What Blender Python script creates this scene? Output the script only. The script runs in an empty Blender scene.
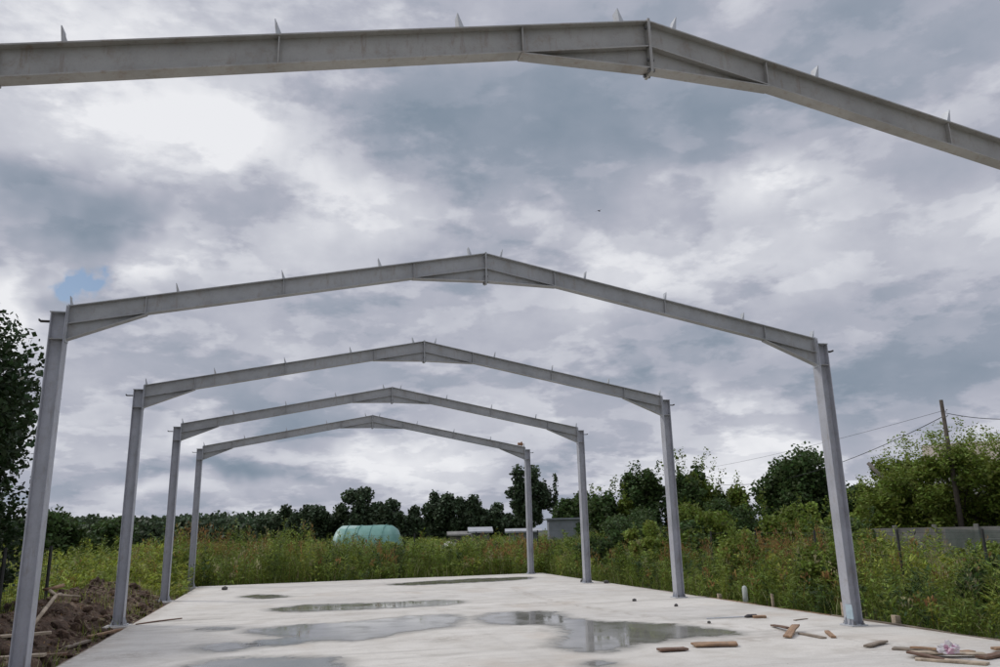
import bpy, bmesh, math, random
import numpy as np
from mathutils import Vector, Matrix
random.seed(7); RNG = np.random.default_rng(11)
D2R = math.radians
sc = bpy.context.scene
COL = sc.collection

# ------------------------------------------------------------------ materials
def new_mat(name):
    m = bpy.data.materials.new(name); m.use_nodes = True
    nt = m.node_tree; b = nt.nodes['Principled BSDF']
    return m, nt, b
def N(nt, t, **kw):
    n = nt.nodes.new(t)
    for k, v in kw.items():
        if k.startswith('i_'):
            key = k[2:]
            n.inputs[int(key) if key.isdigit() else key.replace('_', ' ')].default_value = v
        else: setattr(n, k, v)
    return n
def L(nt, a, b): nt.links.new(a, b)
def ramp(nt, fac, stops):
    r = N(nt, 'ShaderNodeValToRGB'); L(nt, fac, r.inputs[0])
    e = r.color_ramp.elements
    while len(e) < len(stops): e.new(0.5)
    for el, (p, c) in zip(e, stops):
        el.position = p; el.color = (*c, 1) if len(c) == 3 else c
    return r.outputs[0]
def noise(nt, scale, detail=4, rough=.55, coord='Object', stretch=None, dist=0):
    tc = N(nt, 'ShaderNodeTexCoord'); src = tc.outputs[coord]
    if stretch:
        mp = N(nt, 'ShaderNodeMapping'); mp.inputs['Scale'].default_value = stretch; L(nt, src, mp.inputs[0]); src = mp.outputs[0]
    n = N(nt, 'ShaderNodeTexNoise'); n.inputs['Scale'].default_value = scale; n.inputs['Detail'].default_value = detail
    n.inputs['Roughness'].default_value = rough; n.inputs['Distortion'].default_value = dist
    L(nt, src, n.inputs['Vector']); return n.outputs['Fac']
def bump(nt, b, h, strength=.3, dist=.02):
    bn = N(nt, 'ShaderNodeBump'); bn.inputs['Strength'].default_value = strength; bn.inputs['Distance'].default_value = dist
    L(nt, h, bn.inputs['Height']); L(nt, bn.outputs[0], b.inputs['Normal'])
def mixc(nt, fac, a, b, mode='MIX'):
    m = N(nt, 'ShaderNodeMix', data_type='RGBA', blend_type=mode)
    if isinstance(fac, (int, float)): m.inputs[0].default_value = fac
    else: L(nt, fac, m.inputs[0])
    for s, v in ((6, a), (7, b)):
        if isinstance(v, tuple): m.inputs[s].default_value = (*v, 1)
        else: L(nt, v, m.inputs[s])
    return m.outputs[2]
def math_(nt, op, a, b=None, c=None, clamp=False):
    m = N(nt, 'ShaderNodeMath', operation=op); m.use_clamp = clamp
    for i, v in enumerate((a, b, c)):
        if v is None: continue
        if isinstance(v, (int, float)): m.inputs[i].default_value = v
        else: L(nt, v, m.inputs[i])
    return m.outputs[0]

def simple(name, c1, c2, scale=3, rough=.7, bstr=.2, metallic=0, stretch=None, bd=.01, spec=.5):
    m, nt, b = new_mat(name)
    f = noise(nt, scale, 5, .6, stretch=stretch)
    L(nt, ramp(nt, f, [(.3, c1), (.7, c2)]), b.inputs['Base Color'])
    b.inputs['Roughness'].default_value = rough; b.inputs['Metallic'].default_value = metallic
    b.inputs['Specular IOR Level'].default_value = spec
    if bstr: bump(nt, b, noise(nt, scale*4, 3, .6, stretch=stretch), bstr, bd)
    return m

def steel_mat(name, base, warm):
    m, nt, b = new_mat(name)
    tint = noise(nt, 1.6, 6, .65)
    c = ramp(nt, tint, [(.28, tuple(x*.76 for x in base)), (.5, base), (.72, tuple(x*1.14 for x in base))])
    spots = noise(nt, 7, 8, .75)
    c = mixc(nt, ramp(nt, spots, [(.52, (0, 0, 0)), (.74, (.5, .5, .5))]), c, warm)
    runs = noise(nt, 5, 6, .7, stretch=(2.2, 2.2, .35))
    c = mixc(nt, ramp(nt, runs, [(.56, (0, 0, 0)), (.70, (.55, .55, .55))]), c, tuple(x*.85 for x in warm))
    fine = noise(nt, 60, 3, .7)
    c = mixc(nt, ramp(nt, fine, [(.5, (0, 0, 0)), (.8, (.25, .25, .25))]), c, (.2, .2, .2))
    L(nt, c, b.inputs['Base Color'])
    L(nt, ramp(nt, spots, [(.3, (.42,)*3), (.7, (.65,)*3)]), b.inputs['Roughness'])
    b.inputs['Metallic'].default_value = .25
    bump(nt, b, noise(nt, 22, 4, .6), .12, .006)
    return m
M_COL = steel_mat('column_steel', (.44, .45, .49), (.30, .26, .22))
M_RAF = steel_mat('rafter_steel', (.385, .39, .395), (.28, .22, .16))
M_PLATE = steel_mat('plate_steel', (.52, .54, .57), (.30, .23, .16))
M_DARK = simple('dark_steel', (.04, .04, .045), (.10, .09, .09), 8, .6, .1, .3)
M_BOLT = simple('bolt_steel', (.12, .12, .13), (.25, .25, .26), 20, .45, .1, .8)

def wood_mat(name, c1, c2):
    m, nt, b = new_mat(name)
    f = noise(nt, 9, 6, .65, stretch=(.35, 5, 5), dist=.4)
    c = ramp(nt, f, [(.28, c1), (.72, c2)])
    g = noise(nt, 2.2, 3, .6)
    c = mixc(nt, ramp(nt, g, [(.42, (0,)*3), (.62, (.75,)*3)]), c, tuple(x*.6 for x in c1))
    gm = noise(nt, 17, 5, .75)
    c = mixc(nt, ramp(nt, gm, [(.52, (0,)*3), (.66, (.7,)*3)]), c, (.16, .13, .10))
    L(nt, c, b.inputs['Base Color']); b.inputs['Roughness'].default_value = .8
    bump(nt, b, f, .5, .004); return m
M_WOOD = wood_mat('plank_wood', (.24, .13, .07), (.46, .31, .19))
M_WOODPALE = wood_mat('pale_wood', (.38, .30, .21), (.60, .50, .38))
M_WOODGREY = wood_mat('weathered_wood', (.19, .15, .11), (.36, .30, .24))
M_WOODDARK = wood_mat('wet_wood', (.10, .055, .035), (.25, .14, .09))

# concrete slab with damp attribute, joints, stains
def concrete():
    m, nt, b = new_mat('slab_concrete')
    big = noise(nt, .35, 5, .6); mid = noise(nt, 1.7, 7, .68, dist=.5); fine = noise(nt, 40, 4, .7)
    c = ramp(nt, big, [(.3, (.57, .54, .49)), (.55, (.65, .62, .565)), (.8, (.74, .705, .65))])
    c = mixc(nt, ramp(nt, mid, [(.46, (0,)*3), (.70, (.6,)*3)]), c, (.42, .385, .33))
    sweep = noise(nt, 1.1, 5, .7, stretch=(.25, 2.2, 1), dist=1.2)
    c = mixc(nt, ramp(nt, sweep, [(.53, (0,)*3), (.68, (.6,)*3)]), c, (.41, .38, .34))
    c = mixc(nt, ramp(nt, fine, [(.35, (.35,)*3), (.6, (0,)*3)]), c, (.40, .38, .35))
    rust = noise(nt, .8, 4, .5, stretch=(1, .7, 1))
    c = mixc(nt, ramp(nt, rust, [(.56, (0,)*3), (.74, (.45,)*3)]), c, (.46, .38, .30))
    mud = N(nt, 'ShaderNodeAttribute', attribute_name='mud')
    mm = math_(nt, 'MULTIPLY', mud.outputs['Fac'], ramp(nt, noise(nt, 6, 7, .75), [(.40, (0,)*3), (.62, (1,)*3)]))
    c = mixc(nt, mm, c, (.24, .19, .14))
    spk = noise(nt, 14, 2, .5)
    c = mixc(nt, ramp(nt, spk, [(.70, (0,)*3), (.76, (.55,)*3)]), c, (.26, .22, .18))
    at = N(nt, 'ShaderNodeAttribute', attribute_name='damp')
    en = noise(nt, 5, 5, .7)
    d = math_(nt, 'ADD', at.outputs['Fac'], math_(nt, 'MULTIPLY', math_(nt, 'SUBTRACT', en, .5), .55))
    dm = ramp(nt, d, [(.3, (0,)*3), (.75, (.85,)*3)])
    c = mixc(nt, dm, c, (.30, .285, .25))
    jt = N(nt, 'ShaderNodeAttribute', attribute_name='joint')
    c = mixc(nt, math_(nt, 'MULTIPLY', jt.outputs['Fac'], ramp(nt, mid, [(.3, (.35,)*3), (.6, (.9,)*3)])), c, (.27, .25, .22))
    L(nt, c, b.inputs['Base Color'])
    L(nt, ramp(nt, d, [(.3, (.85,)*3), (.9, (.3,)*3)]), b.inputs['Roughness'])
    bump(nt, b, fine, .2, .004); return m
M_CONC = concrete()
M_CONCEDGE = simple('rough_concrete', (.38, .36, .33), (.55, .53, .50), 6, .9, .5)
def water():
    m, nt, b = new_mat('puddle_water')
    f = noise(nt, 1.2, 5, .6)
    L(nt, ramp(nt, f, [(.3, (.21, .205, .18)), (.7, (.29, .28, .25))]), b.inputs['Base Color'])
    L(nt, ramp(nt, noise(nt, 1.6, 3, .5), [(.40, (.03,)*3), (.68, (.18,)*3)]), b.inputs['Roughness'])
    b.inputs['IOR'].default_value = 1.33
    bump(nt, b, noise(nt, 7, 2, .5), .012, .02)
    at = N(nt, 'ShaderNodeAttribute', attribute_name='depth')
    e = math_(nt, 'ADD', at.outputs['Fac'], math_(nt, 'MULTIPLY', math_(nt, 'SUBTRACT', noise(nt, 2.6, 7, .68, dist=.4), .5), .95))
    mr = N(nt, 'ShaderNodeMapRange', interpolation_type='SMOOTHSTEP'); L(nt, e, mr.inputs[0]); mr.inputs[1].default_value = -.10; mr.inputs[2].default_value = .12
    L(nt, math_(nt, 'MULTIPLY', mr.outputs[0], .93), b.inputs['Alpha']); return m
M_WATER = water()
def soil():
    m, nt, b = new_mat('bare_soil')
    f = noise(nt, 2.6, 8, .72); g = noise(nt, 14, 6, .7)
    c = ramp(nt, f, [(.28, (.035, .024, .017)), (.45, (.115, .070, .045)), (.58, (.20, .13, .088)), (.72, (.38, .29, .21))])
    c = mixc(nt, ramp(nt, g, [(.4, (.6,)*3), (.65, (0,)*3)]), c, (.045, .03, .022))
    L(nt, c, b.inputs['Base Color']); b.inputs['Roughness'].default_value = .95
    bump(nt, b, g, 1, .06); return m
M_SOIL = soil()
M_GROUND = simple('field_ground', (.035, .042, .016), (.085, .095, .035), .8, .95, .6, bd=.08)
def leaf(name, c1, c2, scale=1.5, tr=.35):
    m, nt, b = new_mat(name)
    f = noise(nt, scale, 3, .7)
    g = N(nt, 'ShaderNodeNewGeometry')
    c = ramp(nt, f, [(.3, c1), (.7, c2)])
    hs = N(nt, 'ShaderNodeHueSaturation'); L(nt, c, hs.inputs['Color'])
    L(nt, math_(nt, 'ADD', math_(nt, 'MULTIPLY', g.outputs['Random Per Island'], .9), .55), hs.inputs['Value'])
    L(nt, math_(nt, 'ADD', math_(nt, 'MULTIPLY', g.outputs['Random Per Island'], .05), .475), hs.inputs['Hue'])
    L(nt, hs.outputs[0], b.inputs['Base Color'])
    b.inputs['Roughness'].default_value = .55; b.inputs['Specular IOR Level'].default_value = .25
    t = N(nt, 'ShaderNodeBsdfTranslucent'); L(nt, hs.outputs[0], t.inputs[0])
    mx = N(nt, 'ShaderNodeMixShader'); mx.inputs[0].default_value = tr
    L(nt, b.outputs[0], mx.inputs[1]); L(nt, t.outputs[0], mx.inputs[2])
    L(nt, mx.outputs[0], nt.nodes['Material Output'].inputs[0]); return m
LF_DARK = leaf('leaf_dark', (.048, .082, .028), (.090, .135, .042))
LF_FAR = leaf('leaf_far', (.055, .082, .045), (.090, .125, .062), .3, .2)
LF_DARKEST = leaf('leaf_darkest', (.020, .038, .014), (.042, .070, .024), 1.5, .2)  # very dark species colour of the left tree, reused on the hedge bush
LF_MID = leaf('leaf_mid', (.118, .160, .026), (.175, .225, .040))
LF_LIGHT = leaf('leaf_light', (.185, .235, .042), (.26, .315, .068))
LF_YEL = leaf('leaf_yellow', (.27, .31, .04), (.38, .40, .075))
LF_BROWN = leaf('seed_brown', (.26, .14, .055), (.38, .22, .09))
LF_STRAW = leaf('seed_straw', (.30, .27, .14), (.42, .37, .22))
M_BARK = simple('bark', (.05, .04, .03), (.12, .10, .08), 6, .9, .6)
M_BARKGREY = simple('grey_bark', (.10, .09, .08), (.19, .17, .15), 6, .9, .6)
M_PANEL = simple('panel_concrete', (.13, .125, .115), (.27, .26, .24), 2.5, .9, .3)
M_SHED = simple('shed_sheet', (.17, .185, .20), (.26, .28, .30), 1.5, .7, .2)
M_SHEDROOF = simple('shed_roof', (.30, .31, .33), (.42, .43, .45), 2, .7, .1)
M_PLASTER = simple('pale_plaster', (.52, .50, .46), (.66, .64, .60), 2, .85, .1)
M_WHITE = simple('white_sheet', (.70, .71, .72), (.82, .82, .82), 3, .6, .1)
M_POSTDARK = simple('dark_post', (.02, .022, .02), (.045, .045, .04), 6, .7, .2)
M_TEAL = simple('teal_film', (.09, .24, .20), (.17, .34, .29), 2.2, .45, .3)
M_TEALPALE = simple('pale_film', (.27, .42, .38), (.40, .54, .50), 2.2, .45, .3)
def film(name, col, alpha):
    m, nt, b = new_mat(name)
    f = noise(nt, 9, 3, .5)
    L(nt, ramp(nt, f, [(.4, col[0]), (.6, col[1])]), b.inputs['Base Color'])
    b.inputs['Alpha'].default_value = alpha; b.inputs['Roughness'].default_value = .3; return m
M_BAG = film('bag_film', ((.66, .65, .66), (.72, .62, .66)), .75)
M_BAGPINK = film('bag_print', ((.55, .30, .42), (.68, .48, .56)), .85)
M_PIPE = film('clear_plastic', ((.62, .66, .64), (.72, .76, .73)), .6)
M_NET = film('green_net', ((.03, .08, .06), (.05, .11, .08)), .4)
M_BLUE = film('blue_film', ((.40, .52, .60), (.50, .62, .68)), .8)
M_STONE = simple('stone', (.05, .05, .05), (.12, .11, .10), 10, .9, .5)
M_GLASS, _nt, _b = new_mat('window_glass'); _b.inputs['Base Color'].default_value = (.03, .035, .04, 1); _b.inputs['Roughness'].default_value = .08
M_ROOFTILE = simple('roof_tile', (.26, .22, .18), (.36, .31, .26), 3, .85, .3)
M_WIRE = simple('wire_black', (.02, .02, .02), (.04, .04, .04), 5, .6, 0)
M_BIRD = simple('bird_plumage', (.02, .02, .02), (.05, .045, .04), 20, .8, 0)

# ------------------------------------------------------------------ mesh helpers
class MB:
    def __init__(s): s.v = []; s.f = []; s.m = []
    def add(s, vs, fs, mi=0):
        o = len(s.v); s.v += [tuple(v) for v in vs]; s.f += [tuple(i+o for i in f) for f in fs]; s.m += [mi]*len(fs); return s
    def box(s, x0, y0, z0, x1, y1, z1, mi=0, M=None):
        vs = [Vector((x, y, z)) for z in (z0, z1) for y in (y0, y1) for x in (x0, x1)]
        if M is not None: vs = [M @ v for v in vs]
        return s.add(vs, [(0, 2, 3, 1), (4, 5, 7, 6), (0, 1, 5, 4), (2, 6, 7, 3), (0, 4, 6, 2), (1, 3, 7, 5)], mi)
    def prism(s, prof, y0, y1, mi=0):      # profile in x,z extruded along y
        n = len(prof)
        vs = [(x, y0, z) for x, z in prof] + [(x, y1, z) for x, z in prof]
        return s.add(vs, [tuple(range(n)), tuple(range(2*n-1, n-1, -1))] + [(i, i+n, (i+1) % n+n, (i+1) % n) for i in range(n)], mi)
    def tube(s, pts, rad, n=8, mi=0, cap=True):
        pts = [Vector(p) for p in pts]
        if isinstance(rad, (int, float)): rad = [rad]*len(pts)
        vs = []; k = len(pts)
        for i, p in enumerate(pts):
            t = (pts[min(i+1, k-1)]-pts[max(i-1, 0)]).normalized()
            a = t.cross(Vector((0, 0, 1)) if abs(t.z) < .9 else Vector((1, 0, 0))).normalized(); b = t.cross(a)
            vs += [p+(a*math.cos(2*math.pi*j/n)+b*math.sin(2*math.pi*j/n))*rad[i] for j in range(n)]
        fs = [(i*n+j, i*n+(j+1) % n, (i+1)*n+(j+1) % n, (i+1)*n+j) for i in range(k-1) for j in range(n)]
        if cap: fs += [tuple(range(n-1, -1, -1)), tuple((k-1)*n+j for j in range(n))]
        return s.add(vs, fs, mi)
    def build(s, name, mats, parent=None, smooth=False, bevel=0):
        me = bpy.data.meshes.new(name); me.from_pydata(s.v, [], s.f)
        bm = bmesh.new(); bm.from_mesh(me); bmesh.ops.recalc_face_normals(bm, faces=bm.faces); bm.to_mesh(me); bm.free()
        return link(name, me, mats, parent, smooth, s.m, bevel)
def link(name, me, mats, parent=None, smooth=False, mi=None, bevel=0):
    if not isinstance(mats, (list, tuple)): mats = [mats]
    for m in mats: me.materials.append(m)
    if mi is not None and len(mats) > 1: me.polygons.foreach_set('material_index', np.array(mi, dtype=np.int32))
    if smooth: me.polygons.foreach_set('use_smooth', np.ones(len(me.polygons), dtype=bool))
    o = bpy.data.objects.new(name, me); COL.objects.link(o)
    if parent: o.parent = parent
    if bevel:
        b = o.modifiers.new('bevel', 'BEVEL'); b.width = bevel; b.segments = 1; b.limit_method = 'ANGLE'
    return o
def tag(o, label=None, cat=None, group=None, kind=None):
    for k, v in (('label', label), ('category', cat), ('group', group), ('kind', kind)):
        if v: o[k] = v
    return o
def empty(name, loc, rz=0):
    o = bpy.data.objects.new(name, None); COL.objects.link(o); o.location = loc; o.rotation_euler = (0, 0, rz); o.empty_display_size = .3; return o
def copy_tree(o, parent=None):
    c = o.copy(); COL.objects.link(c); c.parent = parent
    for ch in [x for x in list(o.children)]: copy_tree(ch, c)
    return c
def quads_mesh(name, V, mi=None):          # V: (n,4,3)
    n = len(V); me = bpy.data.meshes.new(name)
    me.vertices.add(4*n); me.vertices.foreach_set('co', np.ascontiguousarray(V, dtype=np.float32).ravel())
    me.loops.add(4*n); me.loops.foreach_set('vertex_index', np.arange(4*n, dtype=np.int32))
    me.polygons.add(n); me.polygons.foreach_set('loop_start', np.arange(0, 4*n, 4, dtype=np.int32))
    if mi is not None: me.polygons.foreach_set('material_index', mi.astype(np.int32))
    me.update(calc_edges=True); return me

# ------------------------------------------------------------------ camera (solved from the frames)
cam = bpy.data.cameras.new('camera'); camo = bpy.data.objects.new('camera', cam); COL.objects.link(camo)
R = [[0.9671754004772865, -0.25298945924903415, -0.02383439154839243], [0.25103857788998213, 0.9367354496787088, 0.24393919268170602], [-0.039387524961288944, -0.2419153381332164, 0.9694975977553092]]
CX = Vector((3.1859, 0, 1.5967))
rx, fw, up = Vector(R[0]), Vector(R[1]), Vector(R[2])
camo.matrix_world = Matrix(((rx[0], up[0], -fw[0], CX[0]), (rx[1], up[1], -fw[1], CX[1]), (rx[2], up[2], -fw[2], CX[2]), (0, 0, 0, 1)))
cam.sensor_width = 36; cam.lens = 781.66/1000*36; cam.clip_end = 5000; cam.clip_start = .05
sc.camera = camo

# ------------------------------------------------------------------ portal frames
W = 12.0; HE = 4.671; HO = 4.562; HR = 5.822; DC = .19; BF = .2; BR = .12
SL = (HR-HE)/(W/2-DC); ANG = math.atan(SL)
RD = .255          # rafter depth measured vertically
FY = [5.385, 11.30, 17.23, 23.13, 28.96]
def top(x): return HE+SL*(x-DC)
def mx(o):  # mirror helper for profile lists
    return [(W-x, z) for x, z in o]
def make_frame():
    root = empty('portal_frame', (0, 0, 0))
    for side in (0, 1):
        X = (lambda x: x) if side == 0 else (lambda x: W-x)
        def bx(mb, x0, y0, z0, x1, y1, z1, mi=0):
            a, b = sorted((X(x0), X(x1))); mb.box(a, y0, z0, b, y1, z1, mi)
        tf = .011; c = MB()
        bx(c, 0, -BF/2, .022, tf, BF/2, HO); bx(c, DC-tf, -BF/2, .022, DC, BF/2, HE-.01)
        bx(c, tf, -.004, .022, DC-tf, .004, HO)
        col = c.build('column', M_COL, root)
        p = MB(); bx(p, -.05, -.15, 0.002, DC+.06, .15, .022)
        bp = p.build('base_plate', M_PLATE, col)
        for bxx in (.02, DC-.02):
            for by in (-.125, .125):
                bb = MB(); cx_ = X(bxx); bb.tube([(cx_, by, .022), (cx_, by, .075)], .012, 6); bb.tube([(cx_, by, .023), (cx_, by, .043)], .022, 6)
                bb.build('anchor_bolt', M_BOLT, col)
        for sy in (-1, 1):       # gussets at the foot flare out to the plate edge
            g = MB(); a, b = sorted((X(.0), X(DC)))
            gp = [(X(.0)+(-.045 if side == 0 else .045), .022), (X(0), .022), (X(0), .16)]
            g.prism(gp, sy*.05-.004, sy*.05+.004); g.build('gusset', M_PLATE, col); g = MB()
            gp = [(X(DC)+(.05 if side == 0 else -.05), .022), (X(DC), .022), (X(DC), .16)]
            g.prism(gp, sy*.05-.004, sy*.05+.004); g.build('gusset', M_PLATE, col)
        p = MB(); bx(p, -.012, -BF/2-.004, HO, DC-.001, BF/2+.004, HO+.012); p.build('cap_plate', M_PLATE, col)
        for z in (HE-.47,):
            for sy in (-1, 1):
                p = MB(); y0, y1 = sorted((sy*.0045, sy*(BF/2-.002))); bx(p, tf, y0, z-.006, DC-tf, y1, z+.006); p.build('stiffener', M_RAF, col)
        p = MB(); bx(p, -.15, -.05, HO-.115, -.0005, .05, HO-.105); bx(p, -.15, -.05, HO-.105, -.142, .05, HO-.085)
        p.build('rail_cleat', M_DARK, col)
        # ---- rafter: web + flanges, haunches as parts
        r = MB(); x0 = DC+.014; x1 = W/2-.012; tv = .0115
        def sl(prof, y0, y1, mb): mb.prism([(X(x), z) for x, z in prof], y0, y1)
        sl([(x0, top(x0)), (x1, top(x1)), (x1, top(x1)-tv), (x0, top(x0)-tv)], -BR/2, BR/2, r)
        sl([(x0, top(x0)-RD+tv), (x1, top(x1)-RD+tv), (x1, top(x1)-RD), (x0, top(x0)-RD)], -BR/2, BR/2, r)
        sl([(x0, top(x0)-tv), (x1, top(x1)-tv), (x1, top(x1)-RD+tv), (x0, top(x0)-RD+tv)], -.0036, .0036, r)
        raf = r.build('rafter', M_RAF, root)
        # eave haunch
        xe = 1.15; zb0 = HE-.47; zb1 = top(xe)-RD
        h = MB(); xa = x0
        sl([(xa, top(xa)-RD-.001), (xe, top(xe)-RD-.001), (xa, zb0+.011)], -.0036, .0036, h)
        sl([(xa, zb0+.011), (xe+.02, zb1), (xe+.02, zb1-.011), (xa, zb0)], -BR/2, BR/2, h)
        h.build('eave_haunch', M_RAF, raf)
        # ridge haunch
        xr = 4.87; zr = HR-.465; h = MB()
        sl([(xr, top(xr)-RD-.001), (x1, top(x1)-RD-.001), (x1, zr+.011)], -.0036, .0036, h)
        sl([(xr-.02, top(xr)-RD), (x1, zr+.011), (x1, zr), (xr-.02, top(xr)-RD-.011)], -BR/2, BR/2, h)
        h.build('ridge_haunch', M_RAF, raf)
        # end plates
        p = MB(); bx(p, DC+.001, -.075, HE-.50, x0-.0005, .075, HE+.012)
        p.build('end_plate', M_PLATE, raf)
        p = MB(); bx(p, x1+.0005, -.07, HR-.50, W/2-.0008, .07, HR+.012); p.build('end_plate', M_RAF, raf)
        # bolts showing at the ridge joint
        for z in (HR-.482, HR-.38, HR-.25, HR-.07):
            for y in (-.045, .045):
                p = MB(); p.tube([(X(x1-.018), y, z), (X(x1+.0), y, z)], .014, 6); p.build('bolt', M_BOLT, raf)
        # web stiffeners
        for xs in (xe, 2.97, xr):
            for sy in (-1, 1):
                p = MB(); y0, y1 = sorted((sy*.004, sy*(BR/2-.012)))
                sl([(xs-.005, top(xs)-tv-.001), (xs+.005, top(xs)-tv-.001), (xs+.005, top(xs)-RD+tv+.001), (xs-.005, top(xs)-RD+tv+.001)], y0, y1, p)
                p.build('stiffener', M_RAF, raf)
        # purlin cleats: upright angle with a small triangular rib
        for xs in (.215, 1.535, 2.95, 4.345, 5.74):
            zt = top(xs); p = MB()
            sl([(xs-.004, zt+.001), (xs+.004, zt+.001), (xs+.004-.015, zt+.13), (xs-.004-.015, zt+.13)], -.05, .05, p)
            sl([(xs+.004, zt+.001+.0), (xs+.036, zt+.001+SL*.036), (xs-.009, zt+.12)], -.05, -.044, p)
            p.build('purlin_cleat', M_PLATE, raf)
    return root
fr_labels = ['galvanised steel portal frame overhead, nearest to the camera with its columns out of view',
 'second steel portal frame back, the nearest whose ridge and both eaves all show',
 'steel portal frame in the middle of the row of five on the slab',
 'fourth steel portal frame back, just in front of the smallest arch',
 'farthest and smallest steel portal frame, at the weedy back edge of the slab']
frame0 = make_frame()
for i, y in enumerate(FY):
    o = frame0 if i == 0 else copy_tree(frame0)
    o.location = (0, y, 0)
    tag(o, fr_labels[i], 'steel frame', 'steel portal frames in a row')

M_RAFWARM = steel_mat('stained_rafter_steel', (.37, .36, .34), (.24, .165, .10))
for rf in [c for c in frame0.children if c.name.startswith('rafter')]:      # the nearest frame's rafters carry brown stains
    for o in [rf]+list(rf.children):
        for sl_ in o.material_slots:
            if sl_.material == M_RAF: sl_.link = 'OBJECT'; sl_.material = M_RAFWARM
# ------------------------------------------------------------------ puddles and slab
PUD = [[(1.92, 11.33), (2.23, 11.87), (3.0, 11.81), (3.78, 11.37), (3.91, 10.88), (3.78, 10.23), (3.37, 9.72), (2.27, 10.18)],
[(1.94, 13.2), (2.01, 13.51), (2.37, 13.58), (2.67, 13.44), (2.76, 13.16), (2.56, 12.7), (2.23, 12.64), (2.0, 12.85)],
[(2.43, 15.17), (2.92, 15.4), (3.45, 15.63), (4.25, 15.57), (5.35, 16.13), (6.45, 16.16), (6.38, 15.2), (6.04, 14.16), (5.38, 13.87), (4.56, 13.17), (4.19, 12.97), (3.87, 13.24), (3.27, 13.04), (2.76, 12.93), (2.65, 13.21), (2.84, 13.73), (3.19, 13.69), (3.27, 14.05), (2.92, 14.21)],
[(6.59, 15.27), (7.36, 16.09), (8.31, 15.79), (8.16, 14.45), (8.5, 13.57), (9.05, 13.12), (9.52, 12.56), (9.91, 11.37), (9.48, 11.07), (8.98, 11.19), (8.46, 10.97), (8.06, 10.93), (7.54, 10.44), (7.08, 10.36), (6.87, 10.95), (6.95, 11.56), (7.41, 12.06), (7.67, 13.04), (7.47, 13.76), (6.79, 13.94)],
[(2.74, 19.1), (3.5, 19.99), (4.41, 19.75), (5.8, 19.53), (6.77, 19.56), (7.26, 18.97), (6.73, 18.14), (5.83, 18.13), (4.53, 18.11), (3.48, 18.21)],
[(6.22, 26.29), (7.82, 27.16), (9.61, 27.43), (11.02, 27.36), (11.46, 27.02), (10.56, 25.75), (8.5, 25.5), (6.88, 25.3)],
[(1.96, 23.48), (2.33, 24.22), (2.88, 23.68), (3.28, 22.68), (2.57, 22.4)],
[(6.7, 9.59), (6.97, 9.71), (7.02, 9.45), (6.78, 9.25)],
[(1.63, 15.72), (1.95, 15.96), (2.31, 15.7), (2.0, 15.38)]]
plab = ['puddle with rounded outline across the bottom edge left of centre', 'small oval puddle just beyond the front left puddle', 'large grey puddle with ragged outline left of the middle of the slab',
 'large hooked puddle right of the middle mirroring the green weeds', 'long thin puddle behind the large grey one', 'streak of water near the far right column', 'small faint puddle near the far left of the slab', 'tiny puddle at the bottom edge below the hooked puddle', 'thin damp streak beside the second left column']
rp = random.Random(3)
def rough_outline(P, amp, it):
    P = [Vector(p) for p in P]
    for k in range(2):   # chaikin then jitter
        Q = []
        for i, p in enumerate(P):
            q = P[(i+1) % len(P)]; Q += [p*.8+q*.2, p*.2+q*.8]
        P = Q
    for k in range(it):
        am_ = amp*(.55**k)*1.6; Q = []
        for i, p in enumerate(P):
            q = P[(i+1) % len(P)]; l = (q-p).length; n = Vector((-(q-p).y, (q-p).x))
            Q += [p, (p+q)/2 + (n.normalized()*rp.uniform(-1, 1)*min(l*.40, am_) if l > .03 else n*0)]
        P = Q
    return P
OUT = []
for i, P in enumerate(PUD):
    Q = rough_outline(P, .12, 4); OUT.append(np.array([(q.x, q.y) for q in Q]))
def sdist(p, q):
    a = q; b = np.roll(q, -1, 0); ab = b-a; t = np.clip(((p[:, None]-a)*ab).sum(2)/np.maximum((ab**2).sum(1), 1e-9), 0, 1)
    d = np.linalg.norm(p[:, None]-a-t[..., None]*ab, axis=2).min(1)
    cond = ((a[:, 1] > p[:, None, 1]) != (b[:, 1] > p[:, None, 1])) & (p[:, None, 0] < (b[:, 0]-a[:, 0])*(p[:, None, 1]-a[:, 1])/np.where(b[:, 1] == a[:, 1], 1e-9, b[:, 1]-a[:, 1])+a[:, 0])
    return np.where(cond.sum(1) % 2 == 1, -d, d)
for i, q in enumerate(OUT):
    lo = q.min(0)-.25; hi_ = q.max(0)+.25; st_ = .05 if i != 5 else .09
    ux = np.arange(lo[0], hi_[0], st_); uy = np.arange(lo[1], hi_[1], st_); XX, YY = np.meshgrid(ux, uy); pp = np.stack([XX.ravel(), YY.ravel()], 1)
    sd = sdist(pp, q[::3]); kx = len(ux)
    ok = (sd < .2).reshape(len(uy), kx); c_ = ok[:-1, :-1] & ok[:-1, 1:] & ok[1:, 1:] & ok[1:, :-1]
    jj, ii = np.nonzero(c_); f = np.stack([jj*kx+ii, jj*kx+ii+1, (jj+1)*kx+ii+1, (jj+1)*kx+ii], 1)
    used, inv = np.unique(f, return_inverse=True); f = inv.reshape(-1, 4)
    me = bpy.data.meshes.new('puddle'); me.from_pydata(np.c_[pp[used], np.full(len(used), .004)].tolist(), [], f.tolist())
    at = me.attributes.new('depth', 'FLOAT', 'POINT'); at.data.foreach_set('value', (-sd[used]).astype(np.float32))
    o = link('puddle', me, M_WATER); tag(o, plab[i], 'puddle', 'puddles on the slab', 'structure')

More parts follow.
